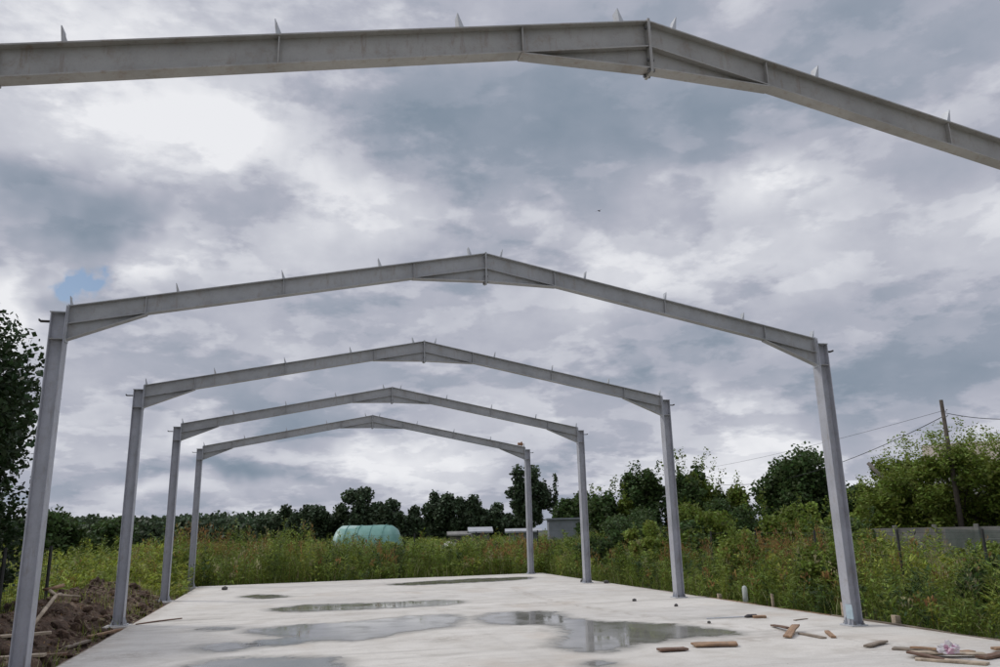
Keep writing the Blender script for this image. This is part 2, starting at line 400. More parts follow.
SX0, SX1, SY0, SY1 = .32, 12.45, -3.0, 29.35
nx, ny = 150, 380
xs = np.linspace(SX0, SX1, nx+1); ys = np.linspace(SY0, SY1, ny+1)
GX, GY = np.meshgrid(xs, ys); P2 = np.stack([GX.ravel(), GY.ravel()], 1)
dmin = np.full(len(P2), 9.)
for q in OUT:
    a = q; b = np.roll(q, -1, 0); c0 = q.mean(0); rad = np.max(np.linalg.norm(q-c0, axis=1))+1.2
    sel = np.where(np.linalg.norm(P2-c0, axis=1) < rad)[0]; p = P2[sel]
    ab = b-a; t = np.clip(((p[:, None]-a)*ab).sum(2)/np.maximum((ab**2).sum(1), 1e-9), 0, 1)
    d = np.linalg.norm(p[:, None]-a-t[..., None]*ab, axis=2).min(1)
    cond = ((a[:, 1] > p[:, None, 1]) != (b[:, 1] > p[:, None, 1])) & (p[:, None, 0] < (b[:, 0]-a[:, 0])*(p[:, None, 1]-a[:, 1])/np.where(b[:, 1] == a[:, 1], 1e-9, b[:, 1]-a[:, 1])+a[:, 0])
    d = np.where(cond.sum(1) % 2 == 1, -d, d); dmin[sel] = np.minimum(dmin[sel], d)
damp = np.clip(.78-np.maximum(dmin, 0)*1.7, 0, 1)
for (x, y, rx_, ry_, a) in ((10.3, 13.3, 1.6, .55, .55), (9.6, 11.3, 1.8, .5, .45), (5.4, 12.4, .5, .35, .45), (7.3, 12.9, .5, .6, .5), (6.7, 22.9, 2.6, .6, .45), (1.4, 17.6, 1.1, .13, .75), (2.1, 21.6, 1.2, .3, .3), (11.2, 16.9, 1.3, .25, .4), (8.5, 21.2, 2, .3, .3), (3.5, 26.8, 2, .3, .35), (9.6, 24.8, 1.4, .25, .35)):
    damp = np.maximum(damp, a*np.exp(-((P2[:, 0]-x)/rx_)**2-((P2[:, 1]-y)/ry_)**2))
mud = np.clip(.75-(P2[:, 0]-SX0)/.5, 0, 1)*.9+np.clip(.6-(SX1-P2[:, 0])/.5, 0, 1)*.7
for k in range(60):       # boot prints and dropped dirt along walked lines
    t = k/60; bx_ = 11.6-2.6*math.sin(t*2.2)+.13*(k % 2); by_ = 8+t*15; mud = np.maximum(mud, .75*np.exp(-((P2[:, 0]-bx_)/.07)**2-((P2[:, 1]-by_)/.16)**2))
for (x, y, a, b_) in ((5.6, 12.6, .5, .3), (1.2, 17.6, .9, .2), (9.4, 10.6, .7, .3), (10.9, 9.2, .9, .5), (1.0, 12.8, .6, .4), (8.6, 17.5, .8, .25), (4.4, 17.2, .6, .2)):
    mud = np.maximum(mud, .6*np.exp(-((P2[:, 0]-x)/a)**2-((P2[:, 1]-y)/b_)**2))
joint = np.zeros(len(P2))
wob = .05*np.sin(P2[:, 0]*1.1)
for y in FY+[8.3, 14.2]:
    joint = np.maximum(joint, (.5 if y in FY else .22)*np.exp(-((P2[:, 1]-y+.25-wob)/.06)**2))
for x in (6.3,):
    joint = np.maximum(joint, .18*np.exp(-((P2[:, 0]-x)/.06)**2))
idx = np.arange((nx+1)*(ny+1)).reshape(ny+1, nx+1)
Q = np.stack([idx[:-1, :-1], idx[:-1, 1:], idx[1:, 1:], idx[1:, :-1]], -1).reshape(-1, 4)
me = bpy.data.meshes.new('concrete_slab')
vz = np.concatenate([np.c_[P2, np.zeros(len(P2))]]).tolist(); fq = Q.tolist()
k = len(vz); rim = list(idx[0, :])+list(idx[1:, -1])+list(idx[-1, -2::-1])+list(idx[-2:0:-1, 0])
vz += [[P2[i][0], P2[i][1], -.3] for i in rim]; nr = len(rim)
fq += [[int(rim[j]), k+j, k+(j+1) % nr, int(rim[(j+1) % nr])] for j in range(nr)]
me.from_pydata(vz, [], fq)
for nm, arr in (('damp', damp), ('joint', joint), ('mud', mud)):
    at = me.attributes.new(nm, 'FLOAT', 'POINT'); at.data.foreach_set('value', np.concatenate([arr, np.zeros(nr)]).astype(np.float32))
tag(link('concrete_slab', me, M_CONC), 'pale new concrete floor slab with puddles', 'slab', None, 'structure')
flabs = ['first', 'second', 'third', 'fourth', 'last']
for i, y in enumerate(FY):          # pads carrying the left columns
    p = MB(); p.box(-.16, y-.24, -.3, SX0-.003, y+.24, 0); 
    o = p.build('concrete_pad', M_CONCEDGE, bevel=.012)
    tag(o, ['concrete pad under the left column of the nearest frame, out of sight at left', 'concrete pad under the nearest left column in view, bottom left corner', 'concrete pad under the left column of the middle frame by the soil heap', 'concrete pad under the left column of the fourth frame', 'concrete pad under the farthest left column'][i], 'footing', 'pads under the left columns', 'structure')

# ------------------------------------------------------------------ ground
def hfun(x, y): return -.14+.05*math.sin(x*.7+1)*math.sin(y*.5)+.03*math.sin(x*1.9)*math.cos(y*1.3)
gx = [-900, -300, -120, -60]+[i*1.0 for i in range(-40, 60)]+[70, 130, 300, 900]
gy = [-300, -80, -30]+[i*1.0 for i in range(-15, 80)]+[100, 140, 220, 400, 900, 1500]
vs = []
for y in gy:
    for x in gx:
        z = hfun(x, y) if (-40 < x < 60 and -15 < y < 79) else -.15
        if -1 < x < 13.5 and -4.5 < y < 30.5: z = -.22
        vs.append((x, y, z))
fs = [(j*len(gx)+i, j*len(gx)+i+1, (j+1)*len(gx)+i+1, (j+1)*len(gx)+i) for j in range(len(gy)-1) for i in range(len(gx)-1)]
g = MB(); g.add(vs, fs); tag(g.build('ground', M_GROUND, smooth=True), 'rough green field around the slab', 'ground', None, 'structure')
# soil bank on the left
from mathutils import noise as mn
def bank(x, y):
    t = (x-SX0)/(-1)   # distance left of slab
    rise = min(max(t/1.5, 0), 1); rise = rise*rise*(3-2*rise)
    fall = 1-min(max((t-1.7)/1.5, 0), 1); fall = fall*fall*(3-2*fall)
    e = 1-min(max((y-23.5)/6, 0), 1); e = e*e*(3-2*e); e2 = min(max((y+1)/4, 0), 1)
    n = mn.fractal(Vector((x*1.1, y*1.1, 3)), .8, 2, 5)
    h = (.44+.12*min(max((y-13)/8, 0), 1)+.20*mn.noise(Vector((x*.5, y*.45, 9))))*rise*fall*e*e2
    h += n*.14*min(1, .15+rise)*min(1, fall+.2)*(e*.8+.2)
    r2 = abs(mn.noise(Vector((x*6, y*6, 1))))*.10*min(1, t*2.5) if t > 0 else 0
    return h+r2-.09-.25*(1-fall)*(1 if t > 1 else 0)-.2*(1-e)*0
bxs = np.linspace(SX0-.03, -3.6, 96); bys = np.linspace(-1, 29, 560)
vs = []
for y in bys:
    for i, x in enumerate(bxs):
        z = bank(x, y)
        for fy in FY:
            if abs(y-fy) < .42 and x > -.35: z = min(z, -.03)
        if y > 24: z -= (y-24)*.04
        vs.append((x, y, z))
nb = len(bxs)
fs = [(j*nb+i, (j+1)*nb+i, (j+1)*nb+i+1, j*nb+i+1) for j in range(len(bys)-1) for i in range(nb-1)]
g = MB(); g.add(vs, fs); tag(g.build('soil_bank', M_SOIL), 'bank of dug brown soil along the left edge of the slab', 'soil', None, 'structure')
# clods: uncountable
rng = random.Random(5); g = MB()
ico = bmesh.new(); bmesh.ops.create_icosphere(ico, subdivisions=1, radius=1); IV = [v.co.copy() for v in ico.verts]; IF = [tuple(v.index for v in f.verts) for f in ico.faces]; ico.free()
for k in range(1500):
    x = rng.uniform(-2.6, .15); y = 6+rng.random()**1.3*18; s = rng.choice((.02, .03, .04, .06, .09))*rng.uniform(.7, 1.3)
    if any(abs(y-fy) < .3 and x > -.25 for fy in FY): continue
    z = bank(x, y)+s*.35; rot = Matrix.Rotation(rng.uniform(0, 6), 3, (rng.random(), rng.random(), 1))
    g.add([rot @ Vector((v.x*s*rng.uniform(.8, 1.5), v.y*s*rng.uniform(.7, 1.3), v.z*s*rng.uniform(.5, .9)))+Vector((x, y, z)) for v in IV], IF)
tag(g.build('soil_clods', M_SOIL), 'loose clods of earth scattered over the soil bank', 'soil', None, 'stuff')

# ------------------------------------------------------------------ wood and rubbish on and around the slab
def plank(loc, l, w, t, rz, mat=M_WOOD, label='', cat='plank', group='wood offcuts on the slab', rx=0, ry=0, name='plank', nz=.01):
    r = random.Random(hash(label) % 999 if False else int(abs(loc[0]*97+loc[1]*31)*10))
    n = 7; vs = []
    for i in range(n):
        x = -l/2+l*i/(n-1)
        a = r.uniform(-1, 1)*w*.06; b = r.uniform(-1, 1)*w*.06; cz = .012*math.sin(i*.9+loc[0]*7)*l
        if i == 0 or i == n-1: x += r.uniform(-.03, .03)
        sk = r.uniform(-.02, .02) if i in (0, n-1) else 0
        vs += [(x+sk, -w/2+a, cz*.3), (x-sk, w/2+b, cz*.3), (x-sk, w/2+b, t+cz*.3), (x+sk, -w/2+a, t+cz*.3)]
    fs = [(0, 1, 2, 3), (4*n-4, 4*n-1, 4*n-2, 4*n-3)]+[(4*i+j, 4*i+4+j, 4*i+4+(j+1) % 4, 4*i+(j+1) % 4) for i in range(n-1) for j in range(4)]
    m = MB(); m.add(vs, fs); o = m.build(name, mat, bevel=.003)
    o.location = loc; o.rotation_euler = (D2R(rx), D2R(ry), D2R(rz)); tag(o, label, cat, group); return o
Z = .002
plank((8.8, 10.20, Z+.02), .60, .20, .026, -15, M_WOOD, 'longest lone plank lying flat, right of the hooked puddle', rx=3)
plank((8.12, 10.06, Z+.012), .42, .15, .026, -3, M_WOODDARK, 'short dark plank left of the longest lone plank')
plank((10.62, 11.36, Z+.03), .72, .075, .025, -104, M_WOODDARK, 'long thin dark batten pointing away in the crossed pile near the right column', ry=-3)
plank((10.42, 10.78, Z+.045), .85, .11, .026, 47, M_WOOD, 'tan plank crossing over another in the crossed pile near the right column', ry=-4)
plank((10.55, 10.50, Z), .56, .09, .024, -90, M_WOODGREY, 'greyish batten at the lower right of the crossed pile')
plank((10.86, 10.50, Z), .62, .07, .03, -118, M_WOOD, 'small narrow piece of wood lying alone beside the crossed pile')
plank((10.76, 9.42, Z+.012), .56, .11, .025, 29, M_WOODGREY, 'pale greyish short plank between the right column and the rubbish pile', rx=-4)
plank((10.92, 8.84, Z), .60, .16, .022, -48, M_WOODGREY, 'greyish plank at the left tip of the pile under the plastic bag', group='boards under the plastic bag')
plank((10.80, 8.60, Z+.055), .50, .10, .022, -95, M_WOOD, 'tan slat on top of the pile left of the plastic bag', group='boards under the plastic bag', ry=-5)
plank((10.86, 8.34, Z+.03), .80, .16, .022, -26, M_WOODPALE, 'pale board directly under the plastic bag', group='boards under the plastic bag', ry=1)
plank((10.60, 8.02, Z), .70, .14, .025, -52, M_WOODPALE, 'long pale board at the front of the pile at the bottom edge', group='boards under the plastic bag')
plank((11.03, 8.50, Z+.005), .62, .12, .022, -8, M_WOOD, 'brown slat at the back of the pile behind the bag', group='boards under the plastic bag')
plank((10.50, 8.28, Z+.03), .42, .10, .022, -70, M_WOODDARK, 'short dark board leaning across the left of the pile', group='boards under the plastic bag', ry=6)
plank((11.30, 8.09, Z+.01), .50, .14, .028, 12, M_WOODDARK, 'dark brown plank at the right edge of the picture beside the pile')
plank((11.78, 8.40, Z+.02), .36, .12, .03, -6, M_WOOD, 'brown board lying behind the plank at the right edge')
plank((11.2, 12.86, Z), .24, .13, .04, -28, M_WOOD, 'reddish brown scrap of wood beyond the crossed pile')
plank((11.62, 12.3, Z), .35, .05, .012, 20, M_WOODGREY, 'thin grey sliver on the slab left of the right column')
plank((.78, 17.6, Z), 1.1, .05, .02, 47, M_WOODDARK, 'thin dark batten beside the left column of the middle frame', ry=0)
# rod with a dark end
t = empty('rod', (10.78, 13.0, .02), D2R(-6))
tag(t, 'thin pale rod with a dark end lying beyond the planks', 'rod')
m = MB(); m.tube([(-.5, 0, 0), (.2, 0, 0)], .011, 8); m.build('shaft', M_PLATE, t)
m = MB(); m.tube([(.2, 0, 0), (.26, 0, .01), (.42, 0, .01), (.45, 0, 0)], [.012, .03, .028, .015], 8); m.build('grip', M_DARK, t)
# plastic bag
def bag():
    bm = bmesh.new(); bmesh.ops.create_icosphere(bm, subdivisions=4, radius=1)
    for v in bm.verts:
        n = mn.fractal(v.co*1.1+Vector((4, 2, 0)), .7, 2, 4); r = abs(mn.noise(v.co*2.2))
        v.co = v.co*(1+.45*n-.35*r); v.co.x *= .13; v.co.y *= .11; v.co.z = max(v.co.z, -.6)*.07+.042
        if v.co.z > .10: v.co.z += (v.co.z-.10)*1.5
    me = bpy.data.meshes.new('plastic_bag'); bm.to_mesh(me); bm.free()
    o = link('plastic_bag', me, M_BAG); 
    me.materials.append(M_BAGPINK)
    for f in me.polygons:
        c = f.center
        if -.10 < c.x < .03 and c.y < -.01 and c.z < .11 and mn.noise(Vector(c)*14) > -.05: f.material_index = 1
    return o
o = bag(); o.location = (10.80, 8.22, .065); tag(o, 'crumpled pale plastic bag with pink print on the wood pile', 'bag')
# stakes along the right and left edges
def stake(x, y, h, w, mat, label, z0=-.15, lean=0, name='wooden_stake', grp='wooden stakes at the right slab edge'):
    m = MB(); m.add([(-w/2, -w*.3, z0), (w/2, -w*.3, z0), (w/2, w*.3, z0), (-w/2, w*.3, z0), (-w/2, -w*.3, h), (w/2, -w*.3, h-.015), (w/2, w*.3, h-.008), (-w/2, w*.3, h+.004)],
        [(0, 1, 2, 3), (4, 5, 6, 7), (0, 1, 5, 4), (1, 2, 6, 5), (2, 3, 7, 6), (3, 0, 4, 7)])
    o = m.build(name, mat, bevel=.004); o.location = (x, y, 0); o.rotation_euler = (0, D2R(lean), D2R(12)); tag(o, label, 'stake', grp); return o
stake(12.56, 14.5, .24, .055, M_WOODPALE, 'thin wooden stake just right of the clear plastic pipe', lean=-2)
stake(12.55, 12.35, .24, .09, M_WOODPALE, 'wooden stake standing immediately left of the nearest right column')
stake(12.62, 11.2, .13, .13, M_WOODPALE, 'squat pale wooden block just right of the nearest right column')
stake(12.58, 16.6, .10, .10, M_WOODPALE, 'low wooden stake right of the right column of the middle frame')
m = MB(); m.tube([(0, 0, -.1), (0, 0, .27), (0, 0, .31), (0, 0, .325)], [.055, .055, .04, .015], 14)
o = m.build('plastic_pipe', M_PIPE, smooth=True); o.location = (12.62, 15.6, 0); tag(o, 'upright capped clear plastic pipe stub at the right slab edge', 'pipe')
# formwork boards
def form(x, y0, y1, h, mat, label, nm='formwork_board'):
    n = max(2, int((y1-y0)/.5)); r = random.Random(int(y0*10)); vs = []
    for i in range(n+1):
        y = y0+(y1-y0)*i/n; dx = r.uniform(-.008, .008); dz = r.uniform(-.012, .01)
        vs += [(x+dx, y, -.2), (x+.032+dx, y, -.2), (x+.032+dx, y, h+dz), (x+dx, y, h+dz)]
    fs = [(0, 1, 2, 3), (4*n, 4*n+3, 4*n+2, 4*n+1)]+[(4*i+j, 4*i+4+j, 4*i+4+(j+1) % 4, 4*i+(j+1) % 4) for i in range(n) for j in range(4)]
    m = MB(); m.add(vs, fs); o = m.build(nm, mat); tag(o, label, 'board', 'formwork boards along the slab edges'); return o
form(12.462, 4.0, 8.6, .006, M_WOODGREY, 'formwork board along the right slab edge, nearest length, leaving the picture at right')
form(12.462, 8.63, 12.6, .018, M_WOODGREY, 'formwork board along the right slab edge beside the nearest right column')
form(12.462, 12.65, 16.9, .010, M_WOOD, 'formwork board along the right slab edge between the two nearest right columns')
form(12.462, 17.0, 22.6, .004, M_WOODGREY, 'formwork board along the right slab edge behind the middle frame')
form(.28, 11.5, 16.88, -.008, M_WOODGREY, 'formwork board along the left slab edge between the two nearest left columns')
form(.28, 17.45, 22.78, -.01, M_WOODDARK, 'formwork board along the left slab edge behind the middle frame')
# sticks on the soil
def onbank(x, y, dz=.05): return (x, y, bank(x, y)+dz)
def stick(pts, r, label, mat=M_WOODPALE):
    m = MB(); m.tube(pts, r, 7); o = m.build('branch', mat, smooth=True); tag(o, label, 'branch', 'bare sticks on the soil bank'); return o
stick([(-.34, 13.3, .42), (-.44, 14.2, .56), (-.50, 15.0, .72), (-.46, 15.15, .745)], [.025, .032, .03, .02], 'pale bare stick lying up the soil bank beside the nearest left column')
stick([(-.62, 15.1, .80), (-.50, 15.0, .735), (-.2, 15.3, .68)], [.03, .025, .015], 'short crooked stick across the top of the long pale stick')
stick([(-.62, 15.9, .84), (-.75, 15.6, .80), (-.9, 15.8, .79)], [.035, .03, .02], 'stubby brown root on the soil above the pale stick', M_WOOD)
for (x, y, l, w, rz, lab, mt) in ((-.55, 13.4, .9, .14, 10, 'pale board half buried in soil at the left edge of the picture', M_WOODPALE), (-.35, 12.4, .9, .16, 5, 'board lying lowest on the soil in the bottom left corner', M_WOODPALE), (-.02, 12.9, .5, .12, 20, 'dark board end by the slab right of the nearest left column', M_WOODDARK), (.12, 15.9, 1.1, .10, 74, 'tan board lying on the soil along the slab before the middle frame', M_WOOD), (.06, 14.3, .8, .07, 80, 'narrow grey batten on the soil against the slab edge', M_WOODGREY)):
    plank(onbank(x, y, .05), l, w, .035, rz, mt, lab, group='boards lying on the soil')
def stone(x, y, z, s, label):
    m = MB(); r = random.Random(int(x*100+y)); m.add([Vector((v.x*s*r.uniform(.9, 1.3), v.y*s*r.uniform(.8, 1.2), v.z*s*r.uniform(.6, .9)+s*.5)) for v in IV], IF)
    o = m.build('stone', M_STONE); o.location = (x, y, z); tag(o, label, 'stone', 'stones on the slab')
stone(1.33, 26.8, .0, .10, 'dark stone alone on the far left of the slab')
stone(10.65, 16.9, 0, .05, 'small dark lump on the slab left of the middle right column')
stone(10.9, 15.4, 0, .045, 'small stone on the slab in front of the middle right column')
stone(11.85, 23.3, 0, .10, 'stone at the foot of the fourth frame right column, on its left')
stone(12.3, 22.6, 0, .08, 'stone at the slab corner right of the fourth frame column')
stone(10.05, 12.55, 0, .035, 'tiny stone at the left end of the pale rod')
stone(-.05, 22.72, 0, .07, 'stone on the pad of the fourth frame left column')
# orange-brown scrap on top of the last frame's right eave
m = MB(); m.add([Vector((v.x*.09, v.y*.06, v.z*.08+.05)) for v in IV], IF); o = m.build('glove', M_WOODDARK); o.location = (11.62, 28.9, top(.38)+.03)
bpy.data.objects.remove(o)
m = MB(); m.box(-.1, -.05, 0, .1, .05, .09); m.prism([(-.02, .09), (.08, .09), (.03, .16)], -.04, .04); o = m.build('wood_block', wood_mat('orange_wood', (.30, .15, .08), (.42, .24, .15)), bevel=.006)
o.location = (11.62, 28.9, top(.38)+.02); o.rotation_euler = (0, math.atan(SL), 0); tag(o, 'small orange brown block on top of the farthest frame by its right eave', 'block')
# blue film round the foot of the nearest right column
m = MB(); m.prism([(-.0, .10), (.012, .10), (.014, .32), (.002, .27)], -.085, .07); m.v = [(11.797-x, 11.231+y, z+.03*math.sin(y*40)) for x, y, z in m.v]
o = m.build('film_wrap', M_BLUE); tag(o, 'pale blue film stuck round the foot of the nearest right column', 'film')
# bird
m = MB(); m.tube([(-.2, 0, 0), (-.1, 0, .02), (.05, 0, .02), (.16, 0, .03), (.2, 0, .02)], [.01, .045, .055, .03, .005], 8)
m.add([(-.04, 0, .03), (.08, 0, .03), (.02, .22, .10), (-.08, .42, .04)], [(0, 1, 2, 3)]); m.add([(-.04, 0, .03), (.08, 0, .03), (.02, -.22, .10), (-.08, -.42, .04)], [(0, 1, 2, 3)])
o = m.build('bird', M_BIRD); tag(o, 'tiny dark bird flying high against the clouds', 'bird')
dv = (fw+rx*((599-500)/781.66)+up*((333.5-211)/781.66)); o.location = CX+dv*75; o.rotation_euler = (0, 0, .6)

# ------------------------------------------------------------------ vegetation
def rot_quads(c, l, w, d, n):       # centres, length dir d, width dir
    s = np.cross(d, n); s /= np.maximum(np.linalg.norm(s, axis=1, keepdims=True), 1e-6)
    l = l[:, None]; w = w[:, None]
    return np.stack([c-d*l*.5, c+s*w*.5, c+d*l*.5, c-s*w*.5], 1)
def unit(n):
    v = RNG.normal(size=(n, 3)); return v/np.linalg.norm(v, axis=1, keepdims=True)
def plants(px, py, pz, h, K, leafl, leafw, spread, kinds, nm=6):
    """stalks with leaves; kinds: 0 dark 1 mid 2 light 3 yellow 4 brown-topped 5 straw-topped"""
    n = len(px); Vs = []; Ms = []
    lean = RNG.normal(size=(n, 2))*.14
    rep = lambda a: np.repeat(a, K, axis=0)
    t = RNG.random(n*K)**.75; t = .06+.94*t
    th = RNG.random(n*K)*2*np.pi; H = rep(h)
    rr = rep(spread)*(1.15-.75*t)*np.sqrt(RNG.random(n*K))
    c = np.stack([rep(px)+rep(lean[:, 0])*H*t**1.5+np.cos(th)*rr, rep(py)+rep(lean[:, 1])*H*t**1.5+np.sin(th)*rr, rep(pz)+H*t], 1)
    d = np.stack([np.cos(th), np.sin(th), RNG.normal(size=n*K)*.5+.35], 1); d /= np.linalg.norm(d, axis=1, keepdims=True)
    nn = unit(n*K)*.6+np.array([0, 0, 1]); nn /= np.linalg.norm(nn, axis=1, keepdims=True)
    sc_ = (.6+.7*RNG.random(n*K))
    k = rep(kinds)
    topm = (t > .72) & (k >= 4)
    L_ = rep(leafl)*sc_; W_ = rep(leafw)*sc_
    L_ = np.where(topm, L_*.6, L_); W_ = np.where(topm, W_*.8, W_)
    up_ = np.array([0, 0, 1.0]); d = np.where(topm[:, None], d*.4+up_, d); d /= np.linalg.norm(d, axis=1, keepdims=True)
    mi = np.where(k >= 4, np.where(topm, k, 1+(RNG.random(n*K) > .5)), k)
    Vs.append(rot_quads(c, L_, W_, d, nn)); Ms.append(mi)
    # stems
    b = np.stack([px, py, pz-.05], 1); tp = np.stack([px+lean[:, 0]*h, py+lean[:, 1]*h, pz+h*1.02], 1)
    for a in (0, 1):
        o = np.array([.006, .0, 0]) if a == 0 else np.array([0, .006, 0])
        Vs.append(np.stack([b-o, b+o, tp+o*.4, tp-o*.4], 1)); Ms.append(np.where(kinds >= 4, kinds, 2))
    return Vs, Ms
def grass(px, py, pz, h, w, kinds):
    n = len(px); a = RNG.random(n)*2*np.pi; o = np.stack([np.cos(a), np.sin(a), np.zeros(n)], 1)*w[:, None]*.5
    b = np.stack([px, py, pz-.03], 1); ln = RNG.normal(size=(n, 3))*.28; ln[:, 2] = 1
    m = b+ln*h[:, None]*.55*np.array([.5, .5, 1]); tp = b+ln*h[:, None]*np.array([1.1, 1.1, 1])
    return [np.stack([b-o, b+o, m+o*.7, m-o*.7], 1), np.stack([m-o*.7, m+o*.7, tp+o*.1, tp-o*.1], 1)], [kinds, kinds]
def nz(x, y, s, z=0): return np.array([mn.noise(Vector((a*s, b*s, z))) for a, b in zip(x, y)])
WEED = [LF_DARK, LF_MID, LF_LIGHT, LF_YEL, LF_BROWN, LF_STRAW]
def weed_patch(name, label, xr, yr, n, hf, K=26, lsc=1.0, probs=None, mask=None, grassn=0, kfun=None, spread=.20):
    x = RNG.uniform(*xr, n); y = RNG.uniform(*yr, n)
    if mask is not None: s = mask(x, y); x, y = x[s], y[s]
    n = len(x); v = nz(x, y, .45, 5); v2 = nz(x, y, .9, 9)
    h = hf(x, y)*(1+.5*v+.17*RNG.normal(size=n)); h = np.clip(h, .2, 3)
    probs = probs or (.2, .35, .22, .06, .1, .07)
    cum = np.cumsum(probs)/sum(probs); r = np.clip(RNG.random(n)*.5+.25+v2*.6+nz(x, y, .22, 2)*.5, 0, .999); r = np.where(RNG.random(n) < .35, RNG.random(n), r)
    k = np.searchsorted(cum, r); k = np.minimum(k, 5)
    if kfun is not None: k = kfun(x, y, k)
    V, Mi = plants(x, y, np.full(n, -.15), h, K, np.full(n, .125*lsc)*(.6+.8*RNG.random(n)), np.full(n, .026*lsc)*(.6+1.0*RNG.random(n)), np.full(n, spread*(lsc**.5)), k)
    if grassn:
        gx_ = RNG.uniform(*xr, grassn); gy_ = RNG.uniform(*yr, grassn)
        if mask is not None: s = mask(gx_, gy_); gx_, gy_ = gx_[s], gy_[s]
        gn = len(gx_); gh = hf(gx_, gy_)*RNG.uniform(.35, .95, gn)
        a, b = grass(gx_, gy_, np.full(gn, -.15), gh, np.full(gn, .016*lsc), np.where(RNG.random(gn) < .15, 5, np.where(RNG.random(gn) < .5, 2, 1)))
        V += a; Mi += b
    me = quads_mesh(name, np.concatenate(V), np.concatenate(Mi))
    o = link(name, me, WEED)
    tag(o, label, 'weeds', None, 'stuff'); return o
def brown_at(spots):
    def f(x, y, k):
        for (cx_, cy_, r, kk, p) in spots:
            s = (np.hypot(x-cx_, y-cy_) < r) & (RNG.random(len(x)) < p); k = np.where(s, kk, k)
        return k
    return f
weed_patch('tall_weeds', 'tall tangled green weeds along the right edge of the slab', (12.6, 20.5), (4, 30), 3600,
    lambda x, y: np.clip(.55+(x-12.6)*.30, .45, .98)*(1+.24*np.clip((y-13)/5, 0, 1))*np.where(x > 17.5, .9, 1), K=52, grassn=16000,
    kfun=brown_at([(15.0, 17.8, 1.2, 4, .75), (17.0, 20, 1.4, 4, .7), (14.3, 21.5, .9, 4, .6), (13.6, 24.5, .8, 4, .5), (16.4, 12.2, 1.0, 5, .5), (14.6, 12.8, 1.1, 3, .5), (16.2, 14.5, .9, 3, .45), (13.8, 16, .7, 3, .4), (18, 12.5, 1.0, 4, .4), (14.2, 9.5, .8, 0, .7), (15.6, 11.2, .7, 0, .7), (13.6, 12, .5, 0, .8), (13.8, 19, .8, 0, .7)]))
weed_patch('tall_weeds', 'tall green weeds with brown seed heads behind the far edge of the slab', (-1, 20), (29.5, 37), 2600,
    lambda x, y: np.where(x < 4.2, 1.55, 1.15)*np.clip(.6+(y-29.5)*.25, .5, 1.0), K=46, lsc=1.3, grassn=9000,
    kfun=brown_at([(2.4, 34.5, 1.3, 4, .8), (4.5, 36, 1.2, 4, .6), (-.5, 34, 1.5, 4, .7), (6.8, 31, .9, 4, .35), (12.2, 31.5, 1.3, 4, .6)]))
weed_patch('meadow_weeds', 'yellow green meadow weeds beyond the soil bank at left', (-11, .2), (18, 44), 3600,
    lambda x, y: np.clip(.5+(y-20)*.06, .35, 1.25)*np.where(x > -1.9, np.clip((y-22)/8, .25, 1), 1), K=38, lsc=1.4, probs=(.03, .12, .33, .46, .02, .04), mask=lambda x, y: (x < -2.2) | (y > 24.5), grassn=6000,
    kfun=brown_at([(-2.5, 31, 1.6, 4, .25)]))
weed_patch('field_weeds', 'far field of rough green weeds behind the slab', (-20, 34), (37, 88), 5200,
    lambda x, y: np.full(len(x), .95), K=20, lsc=2.8, probs=(.1, .3, .3, .2, .06, .04), spread=.35)

